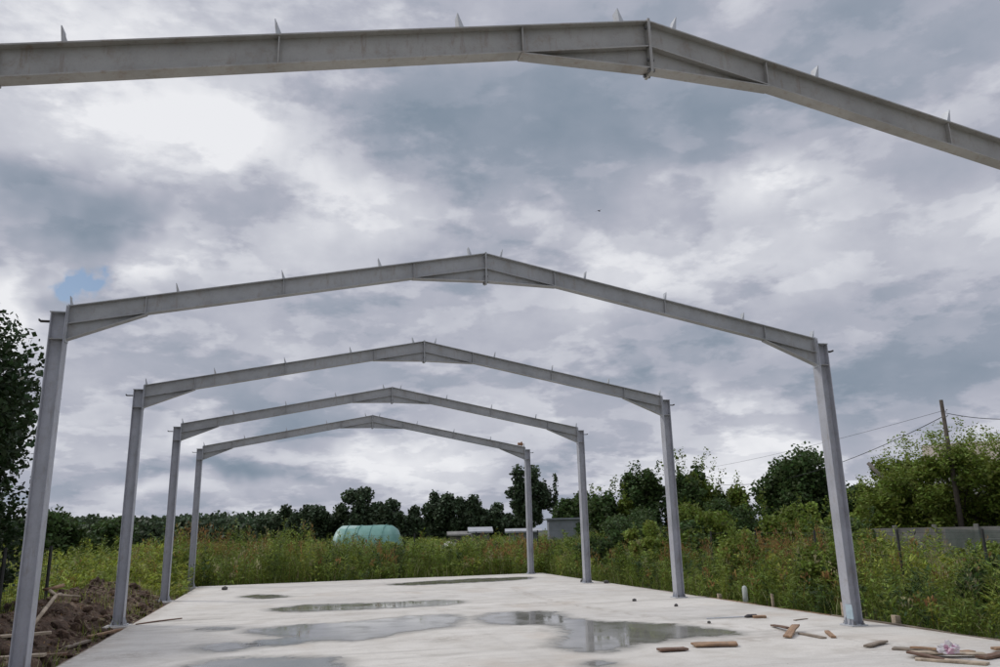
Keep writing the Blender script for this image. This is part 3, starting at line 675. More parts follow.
def tree(name, label, x, y, h, w, leafmat, n=2500, ls=.12, trunk_h=.25, bottom=.1, clumps=14, bark=M_BARK, group=None, seed=0, spiky=0, zsh=1.0, cat='tree', cl=.30, aspect=.45, droop=0, base=-.2):
    rg = np.random.default_rng(seed+100); rr = random.Random(seed)
    root = empty(name, (x, y, 0)); tag(root, label, cat, group)
    R_ = w/2; zc = h*(bottom+1)/2; zr = h*(1-bottom)/2
    cs = []
    for i in range(clumps):
        th = i*2.399+rr.uniform(-.4, .4); u = 1-2*(i+.5)/clumps; u = max(-.95, min(.97, u+rr.uniform(-.1, .1)))
        q = math.sqrt(1-u*u); rad = rr.uniform(.45, .86)
        cs.append((R_*q*math.cos(th)*rad, R_*q*math.sin(th)*rad, zc+zr*u*rad*zsh, cl*R_*rr.uniform(.7, 1.25), cl*zr*rr.uniform(.7, 1.2)))
    cs.append((0, 0, zc, R_*.42, zr*.5)); cs.append((0, 0, zc-zr*.4, R_*.4, zr*.4))
    wts = np.array([c[3] for c in cs]); wts[-2:] *= 1.3; wts /= wts.sum()
    ci = rg.choice(len(cs), n, p=wts); C_ = np.array(cs)[ci]
    d = rg.normal(size=(n, 3)); d /= np.linalg.norm(d, axis=1, keepdims=True); r = rg.random(n)**.5*np.clip(1+.15*rg.normal(size=n), .6, 1.15)
    c = C_[:, :3]+d*r[:, None]*np.stack([C_[:, 3], C_[:, 3], C_[:, 4]], 1)*1.15
    if droop: c[:, 2] -= droop*np.clip(np.hypot(c[:, 0], c[:, 1])/R_, 0, 1)**2*rg.random(n)
    extra = []
    tw = MB()
    if spiky:     # upright shoots above the crown with leaves along them
        for i in range(spiky):
            a = rr.uniform(0, 6.28); q = R_*rr.uniform(.1, .95); b = Vector((q*math.cos(a), q*math.sin(a), zc+zr*math.sqrt(max(0, 1-(q/R_)**2))*.7)); ln = h*rr.uniform(.12, .28)
            e = b+Vector((math.cos(a)*.35*ln, math.sin(a)*.35*ln, ln)); pass
            m = 60; tt = rg.random(m)**.8; extra.append(np.array(b)+(np.array(e)-np.array(b))*tt[:, None]+rg.normal(size=(m, 3))*ls*.55)
    if extra: c = np.concatenate([c]+extra)
    c[:, 2] = np.maximum(c[:, 2], .02)
    m = len(c); dd = rg.normal(size=(m, 3)); dd[:, 2] *= .6; dd /= np.linalg.norm(dd, axis=1, keepdims=True)
    nn = rg.normal(size=(m, 3))+np.array([0, 0, .8])
    L_ = ls*(.6+.8*rg.random(m)); L_[n:] *= .62; V = rot_quads(c, L_, L_*aspect*2*(.7+.5*rg.random(m)), dd, nn)
    mats_ = leafmat if isinstance(leafmat, (list, tuple)) else [leafmat]
    pick = rg.integers(0, len(mats_), len(cs)); mi_ = np.full(m, len(mats_)-1); mi_[:n] = pick[ci]
    crown = link('crown', quads_mesh('crown', V, mi_), mats_, root)
    t = MB(); tr = max(.04, h*.022); z1 = zc+zr*.2
    t.tube([(0, 0, base), (rr.uniform(-.05, .05)*h*.3, 0, h*trunk_h*.5), (rr.uniform(-.04, .04)*h, rr.uniform(-.04, .04)*h, h*trunk_h), (0, 0, z1)], [tr*1.3, tr, tr*.85, tr*.35], 8)
    for cc in cs[:-2]:
        z0 = h*trunk_h*rr.uniform(.8, 1.3); t.tube([(0, 0, z0), (cc[0]*.5, cc[1]*.5, (z0+cc[2])/2+.05*h), (cc[0], cc[1], cc[2])], [tr*.5, tr*.3, tr*.1], 5)
    t.v += []; t.build('trunk', bark, root)
    if tw.v: tw.build('shoots', bark, crown)
    return root
G1 = 'trees far beyond the field'
# --- left
tree('broadleaf_tree', 'tall dark leafy tree cut by the left edge of the picture', -4.45, 16.3, 7.0, 6.6, LF_DARKEST, 95000, .105, bottom=.03, clumps=44, seed=1, cl=.26)
tree('small_tree', 'dark bushy tree behind the field, left of the second left column', -6.7, 38, 3.3, 3.4, LF_DARK, 6000, .17, bottom=.03, clumps=16, seed=2)
tree('small_tree', 'lower dark bushy tree between the two nearest left columns', -4.9, 40, 2.75, 3.0, LF_DARK, 5000, .17, bottom=.03, clumps=12, seed=3)
tree('small_tree', 'dark tree behind the left fence, half hidden by the nearest left column', -9.2, 36, 4.2, 4.6, LF_DARK, 7000, .18, bottom=.03, clumps=16, seed=5)
tree('hedge_bush', 'dark dense bush in shadow behind the left fence, lowest at the picture edge', -3.7, 18.8, 2.2, 3.0, LF_DARKEST, 14000, .10, bottom=.0, clumps=14, seed=4, cat='bush')
# --- far wood
def wood():
    V = []; r = np.random.default_rng(5)
    for i in range(330):
        az = D2R(r.uniform(-36, 1.5)); D = r.uniform(180, 235); x = CX.x+math.sin(az)*D; y = math.cos(az)*D
        hh = 6.9*(1+.12*r.normal()*.7)*(D/215); w = r.uniform(7, 11); m = 520
        d = r.normal(size=(m, 3)); d /= np.linalg.norm(d, axis=1, keepdims=True); d[:, 2] = np.abs(d[:, 2]); q = r.random(m)**.4
        c = np.array([x, y, 0])+d*q[:, None]*np.array([w/2, w/2, hh]); dd = r.normal(size=(m, 3)); dd /= np.linalg.norm(dd, axis=1, keepdims=True)
        V.append(rot_quads(c, np.full(m, 1.0), np.full(m, .85), dd, r.normal(size=(m, 3))))
    o = link('distant_wood', quads_mesh('distant_wood', np.concatenate(V)), LF_FAR); tag(o, 'dark distant wood along the horizon at left', 'wood', None, 'stuff')
wood()
far = [  # u-based bearings were solved to x,y,h,w
 ('round far tree with the highest top left of the green tunnel', 10.6, 90, 6.7, 5.2), ('lower far tree just right of the highest one above the green tunnel', 13.6, 89, 5.4, 5.6),
 ('far tree with small round top left of the highest one', 5.6, 91, 5.5, 4.6), ('low far tree at the left end of the far tree group', 2.2, 92, 4.6, 5.6),
 ('low far tree just left of the highest far tree', 8.2, 93, 4.4, 4.4), ('low far tree right of the green tunnel', 16.3, 90, 4.2, 5), ]
for i, (lb, x, y, h, w) in enumerate(far):
    tree('far_tree', lb, x, y, h, w, LF_FAR, 9000, .32, bottom=.0, clumps=12, seed=20+i, group=G1)
tree('far_tree', 'broad flat topped far tree standing in the centre above the yard', 19.6, 88.5, 6.5, 4.6, LF_FAR, 10000, .32, bottom=.0, clumps=14, seed=31, group=G1)
tree('far_tree', 'right half of the broad central tree, slightly lower', 22.6, 88, 6.1, 4.0, LF_FAR, 9000, .32, bottom=.0, clumps=12, seed=32, group=G1)
tree('far_tree', 'low far tree right of the broad central tree', 25.2, 88, 4.5, 5.2, LF_FAR, 8500, .32, bottom=.0, clumps=10, seed=33, group=G1)
tree('far_tree', 'lowest far tree beside the left of the airy pine', 27.8, 87, 3.9, 5.2, LF_FAR, 8500, .32, bottom=.0, clumps=10, seed=34, group=G1)
tree('pine_tree', 'airy tall tree with visible gaps behind the farthest right column', 23.4, 67, 7.3, 4.6, LF_FAR, 9000, .24, bottom=.25, clumps=20, seed=35, cl=.24, trunk_h=.4)
tree('poplar_tree', 'thin upright tree just right of the airy tall tree', 25.6, 66.5, 6.0, 1.2, LF_FAR, 1000, .22, bottom=.1, clumps=10, seed=36)
tree('broadleaf_tree', 'small rounded tree between the two farthest right columns', 25.0, 60, 4.6, 3.6, LF_DARK, 6000, 0.24, bottom=.1, clumps=12, seed=37)
tree('broadleaf_tree', 'low dark tree touching the fourth right column on its right', 24.4, 50, 2.7, 2.4, LF_DARK, 7000, 0.22, bottom=.05, clumps=12, seed=38)
# --- right hand cluster (x,y from bearings)
tree('fruit_tree', 'dark ragged tree right of the fourth right column, lowest of the right cluster', 17.9, 36, 3.6, 2.8, [LF_DARK, LF_DARK, LF_MID], 11000, 0.16, bottom=.03, clumps=16, seed=40, spiky=5)
tree('fruit_tree', 'dark tree with pointed top just left of the middle right column', 19.7, 36, 4.65, 2.6, LF_DARK, 15000, 0.16, bottom=.03, clumps=18, seed=41, spiky=6)
tree('fruit_tree', 'tallest dark tree with upright shoots just right of the middle right column', 21.5, 34.2, 4.75, 3.1, [LF_DARK, LF_DARK, LF_MID], 17000, 0.16, bottom=.03, clumps=20, seed=42, spiky=9)
tree('fruit_tree', 'bushy dark tree sloping down to the right of the tallest one', 23.2, 33.5, 3.6, 2.8, [LF_DARK, LF_DARK, LF_MID], 11000, 0.16, bottom=.03, clumps=16, seed=43, spiky=5)
tree('broadleaf_tree', 'dense dark round tree left of the nearest right column', 30.2, 38.2, 5.3, 4.6, LF_DARK, 24000, 0.19, bottom=.12, clumps=40, seed=144, cl=.36)
tree('broadleaf_tree', 'small dark tree hidden low behind the nearest right column', 30.3, 33.8, 3.9, 3.0, LF_DARK, 9000, 0.18, bottom=.05, clumps=14, seed=45)
tree('broadleaf_tree', 'mid green tree immediately right of the nearest right column', 31.2, 31.6, 4.6, 3.8, LF_MID, 15000, 0.16, bottom=.03, clumps=18, seed=46)
tree('willow_tree', 'large light green feathery tree behind the utility pole', 27.4, 24.6, 4.6, 5.2, [LF_LIGHT, LF_MID, LF_LIGHT], 24000, 0.16, bottom=.12, clumps=44, seed=47, spiky=70, aspect=.26, cl=.18)
tree('willow_tree', 'light green feathery tree cut by the right edge of the picture', 28.3, 21.8, 4.5, 3.8, [LF_LIGHT, LF_MID, LF_LIGHT], 22000, 0.17, bottom=.12, clumps=34, seed=48, spiky=40, aspect=.28)
tree('willow_tree', 'low spreading left flank of greenery left of the utility pole', 26.6, 27.2, 3.2, 3.8, [LF_MID, LF_LIGHT], 14000, 0.16, bottom=.15, clumps=24, seed=49, spiky=26, aspect=.3)
bush = [('weedy green shrub at the slab edge between the two nearest right columns', 13.9, 14.6, 1.15, 1.2, LF_MID), ('taller weedy shrub near the middle right column, on its right', 14.3, 18.4, 1.5, 1.5, LF_LIGHT), ('small dark weedy shrub right of the nearest right column', 14.4, 11.0, 1.0, 1.2, LF_DARK),
 ('yellow green weedy shrub before the panel wall', 17.4, 14.2, 1.15, 1.5, LF_LIGHT), ('leafy weed clump at the right edge of the picture', 14.3, 8.7, .95, 1.2, LF_MID), ('green shrub left of the nearest right column among brown heads', 16.2, 16.6, 1.45, 1.7, LF_MID),
 ('dark green bush in front of the ragged tree, behind the middle right column', 15.6, 27.5, 2.0, 3.0, LF_DARK), ('yellow green bush between the fourth and middle right columns', 14.1, 23.6, 1.62, 1.9, LF_LIGHT),
 ('mid green bush right of the middle right column', 16.6, 24.2, 2.05, 2.6, LF_MID), ('mid green bush in the middle of the thicket below the dark round tree', 18.3, 23.6, 2.15, 2.6, LF_MID),
 ('lighter green bush left of the nearest right column, upper of two', 20.3, 24.0, 2.35, 2.4, LF_LIGHT), ('dark green bush against the left side of the nearest right column', 19.3, 20.6, 1.85, 2.2, LF_DARK), ('green bush far below the tall trees right of the middle column', 19.6, 29.5, 2.5, 3.6, LF_MID),
 ('dark green bush at the left foot of the tall trees', 17.2, 31.5, 2.5, 3.6, LF_DARK), ('small dark bush at the fourth right column', 13.9, 27.0, 1.45, 1.7, LF_DARK)]
for i, (lb, x, y, h, w, mt) in enumerate(bush):
    tree('bush', lb, x, y, h, w, ([LF_DARK, LF_DARK, LF_MID] if mt == LF_MID and h > 1.9 else [mt, mt, LF_MID] if mt == LF_LIGHT else [mt]), int(2200*w*h**.5), .11 if h > 1.6 else .075, bottom=.0, clumps=14, seed=60+i, group='bushes in the thicket at right', cat='bush', trunk_h=.15, spiky=4)

def bank_scatter(name, label, n, hmin, hmax, w_, kinds, flat):
    x = RNG.uniform(-2.6, .2, n); y = 8+RNG.random(n)*17; z = np.array([bank(a, b) for a, b in zip(x, y)])
    if flat:
        d = unit(n); d[:, 2] *= .25; d /= np.linalg.norm(d, axis=1, keepdims=True); nn = unit(n)*.4+np.array([0, 0, 1.])
        V = rot_quads(np.stack([x, y, z+.015], 1), RNG.uniform(hmin, hmax, n), RNG.uniform(w_*.5, w_, n), d, nn); K_ = RNG.choice(kinds, n)
    else:
        m = nz(x, y, .8, 4) > .05; x, y, z = x[m], y[m], z[m]; n = len(x)
        a, b = grass(x, y, z, RNG.uniform(hmin, hmax, n), np.full(n, w_), RNG.choice(kinds, n)); V = np.concatenate(a); K_ = np.concatenate(b)
    tag(link(name, quads_mesh(name, V, K_), WEED), label, name.split('_')[-1], None, 'stuff')
bank_scatter('grass_tufts', 'thin grass growing through the soil bank', 5200, .06, .30, .012, [1, 2, 3, 5], False)
bank_scatter('dry_litter', 'dry straw and bark litter strewn on the soil bank', 5000, .04, .16, .022, [4, 5, 5], True)
# ------------------------------------------------------------------ panel wall at right
A = Vector((21.2, 28.5)); B = Vector((29.5, 17.2)); dvec = (B-A); n = 11; un = dvec.normalized(); rz = math.atan2(un.y, un.x)
root = empty('panel_wall', (A.x, A.y, 0), rz); tag(root, 'weathered grey concrete panel wall under the light green trees', 'wall')
st = dvec.length/n
for i in range(n+1):
    m = MB(); m.box(i*st-.07, -.08, -.3, i*st+.07, .08, 1.42); m.build('post', M_PANEL, root, bevel=.01)
for i in range(n):
    m = MB()
    for k in range(4):
        m.box(i*st+.071, -.025+.002*k, -.3+k*.41, (i+1)*st-.071, .025, -.3+k*.41+.4)
    m.build('panel', M_PANEL, root)
# wire mesh fences
def fence(name, label, pts, h, net, wires=9, post=.035, mesh=True):
    root = empty(name, (0, 0, 0)); tag(root, label, 'fence')
    for p in pts:
        m = MB(); m.tube([(p[0], p[1], -.3), (p[0], p[1], h)], post, 8); m.build('post', M_POSTDARK, root)
    m = MB()
    for a, b in zip(pts[:-1], pts[1:]):
        l = math.hypot(b[0]-a[0], b[1]-a[1])
        for k in range(wires):
            z = .02+k*(h-.08)/(wires-1); m.tube([(a[0], a[1], z), (b[0], b[1], z)], .003, 4, cap=False)
        if mesh:
            for k in range(1, int(l/.12)):
                x = a[0]+(b[0]-a[0])*k*.12/l; y = a[1]+(b[1]-a[1])*k*.12/l; m.tube([(x, y, 0), (x, y, h-.06)], .003, 3, cap=False)
    m.build('wire_mesh', M_POSTDARK, root); return root
fence('mesh_fence', 'dark wire mesh fence with posts along the left side behind the soil', [(-1.95, 11.5), (-1.92, 13.5), (-1.9, 15.2), (-1.87, 16.8), (-1.83, 18.2), (-1.8, 19.5)], 1.5, None)
fence('post_fence', 'dark thin posts and wires standing in the weeds before the panel wall', [(15.3, 21.6), (15.15, 19.0), (15.0, 16.3), (14.95, 13.6), (14.9, 11.5), (14.85, 9.4)], 1.42, None, post=.026, wires=4, mesh=False)
fence('post_fence', 'thin dark fence posts in the weeds behind the slab, centre', [(6.1, 38.3), (9.0, 38.4), (12.0, 38.3), (15.1, 38.2), (17.9, 37.5), (20.2, 36.4)], 1.55, None, wires=3, mesh=False)
m = MB(); k = 14
P0 = Vector((21.9, 19.6)); P1 = Vector((24.2, 17.2)); vs = []
for i in range(k+1):
    for j in range(7):
        p = P0.lerp(P1, i/k); vs.append((p.x+.05*math.sin(i*1.7+j), p.y+.05*math.cos(i*2.1), -.1+j*.235-.05*math.sin(math.pi*i/k)*j/6))
m.add(vs, [(i*7+j, i*7+7+j, i*7+8+j, i*7+j+1) for i in range(k) for j in range(6)])
o = m.build('shade_net', M_NET, smooth=True); tag(o, 'green see-through netting hanging before the panel wall', 'net')

# utility pole and wires
def proj_at(u, v, D):
    d = fw+rx*((u-500)/781.66)+up*((333.5-v)/781.66); s = D/math.hypot(d.x, d.y); return CX+d*s
pt = proj_at(941, 400, 32.9)
root = empty('utility_pole', (pt.x, pt.y, 0)); tag(root, 'dark wooden utility pole rising out of the light green trees', 'pole')
m = MB(); m.tube([(0, 0, -.3), (0, 0, pt.z*.5), (0, 0, pt.z)], [.11, .085, .065], 12); m.build('shaft', M_BARK, root, smooth=True)
for zz in (.42, .62):
    m = MB(); m.tube([(0, 0, pt.z-zz), (.10, -.06, pt.z-zz), (.12, -.07, pt.z-zz+.06)], [.02, .02, .03], 6); m.build('insulator', M_PLATE, root)
def wire(a, b, sag, r, label):
    m = MB(); pts = [a.lerp(b, i/24)-Vector((0, 0, sag*4*(i/24)*(1-i/24))) for i in range(25)]; m.tube(pts, r*.7, 5)
    o = m.build('overhead_wire', M_WIRE); tag(o, label, 'wire', 'wires from the utility pole')
pa = Vector((pt.x, pt.y, pt.z-.6))
wire(pa, proj_at(690, 480, 62), 1.2, .02, 'black cable sagging from the pole down to the left')
wire(pa+Vector((.1, 0, .12)), proj_at(1090, 405, 34), .35, .018, 'cable leaving the pole to the right edge of the picture')
wire(pa+Vector((0, 0, .2)), proj_at(600, 474, 100), 1.0, .010, 'thin faint wire high above the black cable on the left of the pole')
# leaning dead trunk
a = proj_at(893, 489, 35.5); b = proj_at(868, 463, 35.8)
m = MB(); m.tube([(a.x+1.3, a.y-.6, 0), (a.x+1.0, a.y-.5, 1.5), tuple(a), tuple(a.lerp(b, .5)+Vector((0, 0, .03))), tuple(b)], [.11, .10, .085, .085, .075], 8)
o = m.build('dead_trunk', M_BARKGREY, smooth=True); tag(o, 'bare grey broken trunk leaning out left of the light green tree', 'trunk')

# ------------------------------------------------------------------ buildings
def gable(name, label, loc, rz, w, d, h, rh, wall, roof, wins=(), door=None, cat='building'):
    root = empty(name, loc, rz); tag(root, label, cat)
    m = MB(); m.box(-w/2, -d/2, -.3, w/2, d/2, h)
    if rh > 0: m.add([(-w/2, -d/2, h), (-w/2, d/2, h), (-w/2, 0, h+rh), (w/2, -d/2, h), (w/2, d/2, h), (w/2, 0, h+rh)], [(0, 1, 2), (3, 5, 4)])
    m.build('wall', wall, root)
    m = MB(); e = .3
    if rh > 0:
        for s in (-1, 1):
            m.add([(-w/2-e, s*(d/2+e), h-e*rh/(d/2)+.02), (w/2+e, s*(d/2+e), h-e*rh/(d/2)+.02), (w/2+e, 0, h+rh+.02), (-w/2-e, 0, h+rh+.02),
                   (-w/2-e, s*(d/2+e), h-e*rh/(d/2)+.14), (w/2+e, s*(d/2+e), h-e*rh/(d/2)+.14), (w/2+e, 0, h+rh+.14), (-w/2-e, 0, h+rh+.14)],
                  [(0, 1, 2, 3), (4, 5, 6, 7), (0, 1, 5, 4), (0, 3, 7, 4), (1, 2, 6, 5), (3, 2, 6, 7)])
    else: m.box(-w/2-.15, -d/2-.15, h+.003, w/2+.15, d/2+.15, h+.12)
    m.build('roof', roof, root)
    for (x, z, ww, hh) in wins:
        m = MB(); m.box(x-ww/2-.06, -d/2-.05, z-hh/2-.06, x+ww/2+.06, -d/2-.002, z+hh/2+.06); wn = m.build('window', M_WHITE, root)
        m = MB(); m.box(x-ww/2, -d/2-.056, z-hh/2, x+ww/2, -d/2-.052, z+hh/2); m.build('pane', M_GLASS, wn)
    if door:
        x, ww, hh = door; m = MB(); m.box(x-ww/2, -d/2-.04, -.1, x+ww/2, -d/2-.003, hh); m.build('door', M_DARK, root)
    return root
p = proj_at(594, 523, 58); gable('shed', 'long grey flat roofed shed behind the two farthest right columns', (p.x, p.y, 0), D2R(-16), 6.6, 3.5, 2.2, 0, M_SHED, M_SHED, [], (.1, .9, 1.9), 'shed')
p = proj_at(523, 527, 62); gable('shed', 'low white roofed lean-to left of the long grey shed', (p.x, p.y, 0), D2R(-14), 2.2, 2.0, 1.4, .15, M_SHED, M_SHEDROOF, [], None, 'shed')
p = proj_at(480, 530, 66); gable('shed', 'small grey hut with a white roof sheet in the far yard', (p.x, p.y, 0), D2R(-10), 1.4, 1.6, 1.5, .25, M_PANEL, M_SHEDROOF, [], (-.3, .5, 1.5), 'shed')
p = proj_at(462, 532, 70); gable('shed', 'low grey outbuilding left of the hut with the white roof sheet', (p.x, p.y, 0), D2R(-10), 2.0, 2.0, 1.25, .2, M_PANEL, M_PANEL, [], None, 'shed')
p = proj_at(884, 500, 62); gable('house', 'pale house showing white between the trees right of the nearest right column', (p.x, p.y, 0), D2R(-38), 5.2, 5, 3.2, 1.1, M_PLASTER, M_WHITE, [(-1.2, 1.8, .9, 1.1), (1.2, 1.8, .9, 1.1)], None, 'house')
p = proj_at(988, 480, 66); gable('house', 'beige house glimpsed through the tree at the right edge', (p.x, p.y, 0), D2R(-44), 7, 6, 5.2, 1.6, M_PLASTER, M_ROOFTILE, [(-1.8, 3.8, .9, 1.1), (1.6, 3.8, .9, 1.1)], None, 'house')
# polytunnel
pl = proj_at(368, 548, 52)
root = empty('polytunnel', (pl.x, pl.y, 0), D2R(-22)); tag(root, 'rounded teal plastic greenhouse tunnel in the far field', 'greenhouse')
def arch(y0s, R_, Hh, n=14): return [(R_*math.cos(math.pi*i/n), Hh*math.sin(math.pi*i/n)**.8) for i in range(n+1)]
Ln = 3.5; stn = [(-Ln/2-.55, .35), (-Ln/2-.42, .66), (-Ln/2-.15, .9), (-Ln/2+.1, 1)]+[(-Ln/2+.1+i*.5, 1) for i in range(1, 6)]+[(Ln/2-.2, .97), (Ln/2+.1, .86), (Ln/2+.32, .6), (Ln/2+.42, .3)]
vs = []; na = 15
for i, (x, s) in enumerate(stn):
    for (yy, zz) in arch(0, 1.6*s, 2.2*s**.8): vs.append((x, yy*(1+.01*math.sin(i*3)), zz-.1+.015*math.sin(i*5+yy*3)))
m = MB(); fs = []; mi = []
for i in range(len(stn)-1):
    for j in range(na-1):
        fs.append((i*na+j, i*na+na+j, i*na+na+j+1, i*na+j+1)); mi.append(1 if i < 3 or (i < 5 and j < 9) else 0)
m.add(vs, fs); m.m = mi
m.add([vs[j] for j in range(na)], [tuple(range(na))], 1); m.add([vs[-na+j] for j in range(na)], [tuple(range(na))], 0)
m.build('cover', [M_TEAL, M_TEALPALE], root, smooth=True)
for x in (-1.2, -.4, .4, 1.2):
    m = MB(); m.tube([(x, yy*1.012, zz*1.01-.1) for yy, zz in arch(0, 1.6, 2.2)], .02, 5); m.build('hoop', M_TEAL, root)
# tarpaulin mound
p = proj_at(450, 548, 50); bm = bmesh.new(); bmesh.ops.create_icosphere(bm, subdivisions=3, radius=1)
for v in bm.verts:
    f = 1+.25*mn.noise(v.co*2.2); v.co = Vector((v.co.x*.65*f, v.co.y*.6*f, max(v.co.z, 0)*.42*f))
me = bpy.data.meshes.new('tarpaulin_mound'); bm.to_mesh(me); bm.free()
root = empty('covered_pile', (p.x, p.y, 0)); tag(root, 'low pile covered with a pale tarpaulin right of the teal tunnel', 'pile')
o = link('cover', me, M_PLASTER, root, True); o.location = (0, 0, .55)
m = MB(); m.box(-.5, -.45, -.2, .5, .45, .62); m.build('stack', M_WOODGREY, root)

# ------------------------------------------------------------------ sky
w = bpy.data.worlds.new('World'); sc.world = w; w.use_nodes = True; nt = w.node_tree
w.cycles.sampling_method = 'MANUAL'; w.cycles.sample_map_resolution = 256
bg = nt.nodes['Background']; bg.inputs[1].default_value = .1
SUN_EL, SUN_AZ = 46.0, -58.0       # azimuth measured from +Y towards +X
sky = N(nt, 'ShaderNodeTexSky', sky_type='NISHITA'); sky.sun_disc = False; sky.sun_elevation = D2R(SUN_EL); sky.sun_rotation = D2R(SUN_AZ)
tc = N(nt, 'ShaderNodeTexCoord'); dr = tc.outputs['Generated']
wn = N(nt, 'ShaderNodeTexNoise'); wn.inputs['Scale'].default_value = 5; wn.inputs['Detail'].default_value = 4; wn.inputs['Roughness'].default_value = .6; L(nt, dr, wn.inputs['Vector'])
def vm(op, a, b=None, c=None):
    n = N(nt, 'ShaderNodeVectorMath', operation=op)
    for i, v in enumerate((a, b, c)):
        if v is None: continue
        if isinstance(v, tuple): n.inputs[i].default_value = v
        elif isinstance(v, (int, float)): n.inputs[3].default_value = v
        else: L(nt, v, n.inputs[i])
    return n
sp = N(nt, 'ShaderNodeSeparateXYZ'); L(nt, dr, sp.inputs[0])
az = math_(nt, 'MULTIPLY', math_(nt, 'ARCTAN2', sp.outputs[0], sp.outputs[1]), 57.2958)
el = math_(nt, 'MULTIPLY', math_(nt, 'ARCSINE', sp.outputs[2]), 57.2958)
cb = N(nt, 'ShaderNodeCombineXYZ'); L(nt, az, cb.inputs[0]); L(nt, el, cb.inputs[1])
off = vm('MULTIPLY', vm('SUBTRACT', wn.outputs['Color'], (.5, .5, .5)).outputs[0], (20, 11, 0)).outputs[0]
ae = vm('ADD', cb.outputs[0], off).outputs[0]
# cloud deck coordinates: direction projected on a flat layer
den = math_(nt, 'ADD', math_(nt, 'MAXIMUM', sp.outputs[2], 0), .27)
pc = N(nt, 'ShaderNodeCombineXYZ'); L(nt, math_(nt, 'DIVIDE', sp.outputs[0], den), pc.inputs[0]); L(nt, math_(nt, 'DIVIDE', sp.outputs[1], den), pc.inputs[1]); L(nt, math_(nt, 'MULTIPLY', sp.outputs[2], 2), pc.inputs[2])
def nz_(scale, det, rough, dist=0, off_=0):
    n = N(nt, 'ShaderNodeTexNoise'); n.inputs['Scale'].default_value = scale; n.inputs['Detail'].default_value = det; n.inputs['Roughness'].default_value = rough; n.inputs['Distortion'].default_value = dist
    L(nt, vm('ADD', pc.outputs[0], (off_, off_*.7, 0)).outputs[0], n.inputs['Vector']); return n.outputs['Fac']
n1 = nz_(1.1, 5, .5, .1, 3.1); n2 = nz_(2.6, 7, .58, 0, 8.2)
dn = N(nt, 'ShaderNodeTexNoise'); dn.inputs['Scale'].default_value = 9; dn.inputs['Detail'].default_value = 7; dn.inputs['Roughness'].default_value = .58; dn.inputs['Distortion'].default_value = 0
mpd = N(nt, 'ShaderNodeMapping'); mpd.inputs['Scale'].default_value = (1, 1, 1.5); L(nt, dr, mpd.inputs[0]); L(nt, mpd.outputs[0], dn.inputs['Vector'])
acc = math_(nt, 'ADD', math_(nt, 'MULTIPLY', math_(nt, 'SUBTRACT', n1, .5), .62), math_(nt, 'MULTIPLY', math_(nt, 'SUBTRACT', n2, .5), .34))
acc = math_(nt, 'ADD', acc, math_(nt, 'MULTIPLY', math_(nt, 'SUBTRACT', dn.outputs['Fac'], .5), .38))
vo = N(nt, 'ShaderNodeTexVoronoi', feature='F1'); vo.inputs['Scale'].default_value = 6.5; vo.inputs['Detail'].default_value = 1.6; vo.inputs['Roughness'].default_value = .55; vo.normalize = True
wv = vm('MULTIPLY', vm('SUBTRACT', wn.outputs['Color'], (.5, .5, .5)).outputs[0], (.22, .22, .22)).outputs[0]
L(nt, vm('ADD', mpd.outputs[0], wv).outputs[0], vo.inputs['Vector'])
puff = math_(nt, 'MULTIPLY', math_(nt, 'SUBTRACT', .42, vo.outputs['Distance']), .34)
acc = math_(nt, 'ADD', acc, puff)
def edge(scale, lo, hi_, amp, o_):
    global acc
    n = N(nt, 'ShaderNodeTexNoise'); n.inputs['Scale'].default_value = scale; n.inputs['Detail'].default_value = 8; n.inputs['Roughness'].default_value = .57; n.inputs['Distortion'].default_value = .1
    L(nt, vm('ADD', pc.outputs[0], (o_, -o_, o_)).outputs[0], n.inputs['Vector'])
    m = N(nt, 'ShaderNodeMapRange', interpolation_type='SMOOTHSTEP'); L(nt, n.outputs['Fac'], m.inputs[0]); m.inputs[1].default_value = lo; m.inputs[2].default_value = hi_; m.inputs[3].default_value = -amp/2; m.inputs[4].default_value = amp/2
    acc = math_(nt, 'ADD', acc, m.outputs[0])
edge(1.9, .475, .535, .20, 1.3); edge(4.6, .48, .55, .11, 5.7)
acc = math_(nt, 'ADD', acc, .53)
BL = [(-13.7, 26.0, 11.5, 5.2, 0.30), (-4.0, 26.4, 7.9, 4.0, 0.25), (5.1, 22.7, 6.8, 3.5, 0.3), (-9.3, 18.1, 4.5, 3.0, 0.42), (-18.6, 13.4, 4.0, 3.6, 0.85), (-14.8, 9.4, 4.5, 5.1, 0.12), (-0.0, 19.6, 6.5, 3.2, 0.15), (35.7, 23.2, 8.3, 2.0, 0.3), (29.4, 17.5, 13.5, 3.9, 0.3), (41.2, 18.4, 8.7, 3.3, 0.12), (-7.5, 5.9, 3.7, 2.0, 0.3), (-6.5, 2.5, 14.2, 1.3, 0.3), (6.8, 5.8, 5.7, 2.8, 0.28), (31.9, 6.4, 7.3, 3.4, 0.3), (23.5, 6.1, 5.0, 4.3, 0.12), (-17.5, 32.4, 7.9, 2.8, 0.25), (17.0, 28.7, 15.0, 5.5, -0.28), (32.0, 28.6, 11.0, 3.9, -0.22), (10.6, 32.1, 10.5, 3.3, -0.12), (-15.7, 20.5, 5.3, 2.6, -0.38), (44.5, 23.6, 10.9, 3.7, -0.12), (5.3, 12.6, 11.5, 3.6, -0.15), (-3.4, 4.4, 12.9, 1.1, -0.3), (29.5, 10.9, 9.0, 2.8, -0.22), (43.0, 9.8, 9.3, 3.8, -0.18), (19.1, 3.7, 6.4, 2.8, -0.18), (15.2, 19.9, 6.9, 2.5, -0.18), (3.9, 8.5, 11.9, 2.0, -0.15), (42.7, 32.5, 13.1, 3.5, -0.1), (20.7, 35.4, 12.3, 2.8, -0.12), (-12.3, 6.9, 6.4, 1.6, -0.15)]
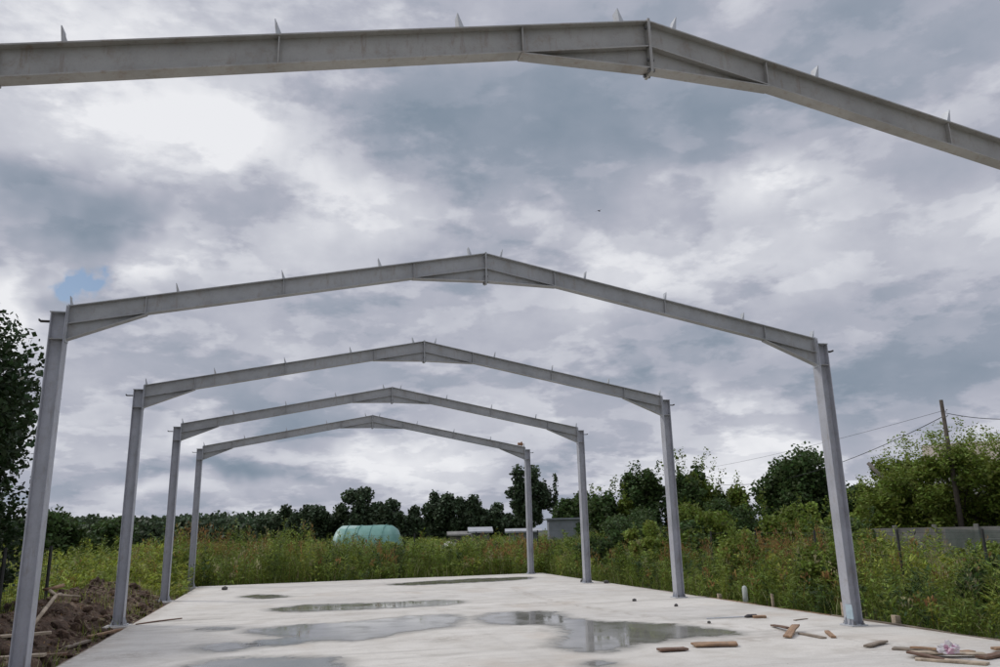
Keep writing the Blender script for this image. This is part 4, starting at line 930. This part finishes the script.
def blob(a_, e_, sa, se, src, k=1.35):
    v = vm('MULTIPLY', vm('SUBTRACT', src, (a_, e_, 0)).outputs[0], (1/(sa*k), 1/(se*k), 0)); ln = vm('LENGTH', v.outputs[0]).outputs['Value']
    mr = N(nt, 'ShaderNodeMapRange', interpolation_type='SMOOTHSTEP'); L(nt, ln, mr.inputs[0]); mr.inputs[1].default_value = 0; mr.inputs[2].default_value = 1; mr.inputs[3].default_value = 1; mr.inputs[4].default_value = 0
    return mr.outputs[0]
for (a_, e_, sa, se, am) in BL:
    acc = math_(nt, 'MULTIPLY_ADD', blob(a_, e_, sa, se, ae), am*.92, acc)
S = lambda r, g_, b_: tuple(((x/255+.055)/1.055)**2.4 for x in (r, g_, b_))
cl = ramp(nt, acc, [(.0, S(124, 139, 155)), (.28, S(149, 158, 173)), (.52, S(176, 179, 192)), (.78, S(208, 210, 218)), (1.0, S(235, 236, 240))])
hi = N(nt, 'ShaderNodeMapRange', interpolation_type='SMOOTHSTEP'); L(nt, el, hi.inputs[0]); hi.inputs[1].default_value = 38; hi.inputs[2].default_value = 62; hi.inputs[3].default_value = 10; hi.inputs[4].default_value = 20  # sky overhead, above the view, brightened to light the slab
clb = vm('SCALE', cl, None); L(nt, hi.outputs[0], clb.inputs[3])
wh = N(nt, 'ShaderNodeTexNoise'); wh.inputs['Scale'].default_value = 34; wh.inputs['Detail'].default_value = 4; L(nt, dr, wh.inputs['Vector'])
hoff = vm('MULTIPLY', vm('SUBTRACT', wh.outputs['Color'], (.5, .5, .5)).outputs[0], (5.5, 3.2, 0)).outputs[0]
hole = math_(nt, 'MULTIPLY', blob(-14.1, 16.2, 1.5, .8, vm('ADD', cb.outputs[0], hoff).outputs[0], 1.3), 2.2, clamp=True)
sk = vm('SCALE', sky.outputs[0], None); sk.inputs[3].default_value = .85
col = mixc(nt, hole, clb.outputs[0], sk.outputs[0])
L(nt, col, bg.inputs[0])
sun = bpy.data.lights.new('sun', 'SUN'); sun.energy = 1.5; sun.angle = D2R(12); sun.color = (1, .96, .9)
so = bpy.data.objects.new('sun', sun); COL.objects.link(so)
sdir = Vector((math.sin(D2R(SUN_AZ))*math.cos(D2R(SUN_EL)), math.cos(D2R(SUN_AZ))*math.cos(D2R(SUN_EL)), math.sin(D2R(SUN_EL))))
so.rotation_euler = sdir.to_track_quat('Z', 'Y').to_euler(); so.location = (0, 0, 30)
sc.view_settings.view_transform = 'Standard'; sc.view_settings.look = 'None'; sc.view_settings.exposure = 0; sc.view_settings.gamma = 1
sc.view_settings.use_curve_mapping = False
sc.cycles.max_bounces = 6; sc.cycles.transparent_max_bounces = 12
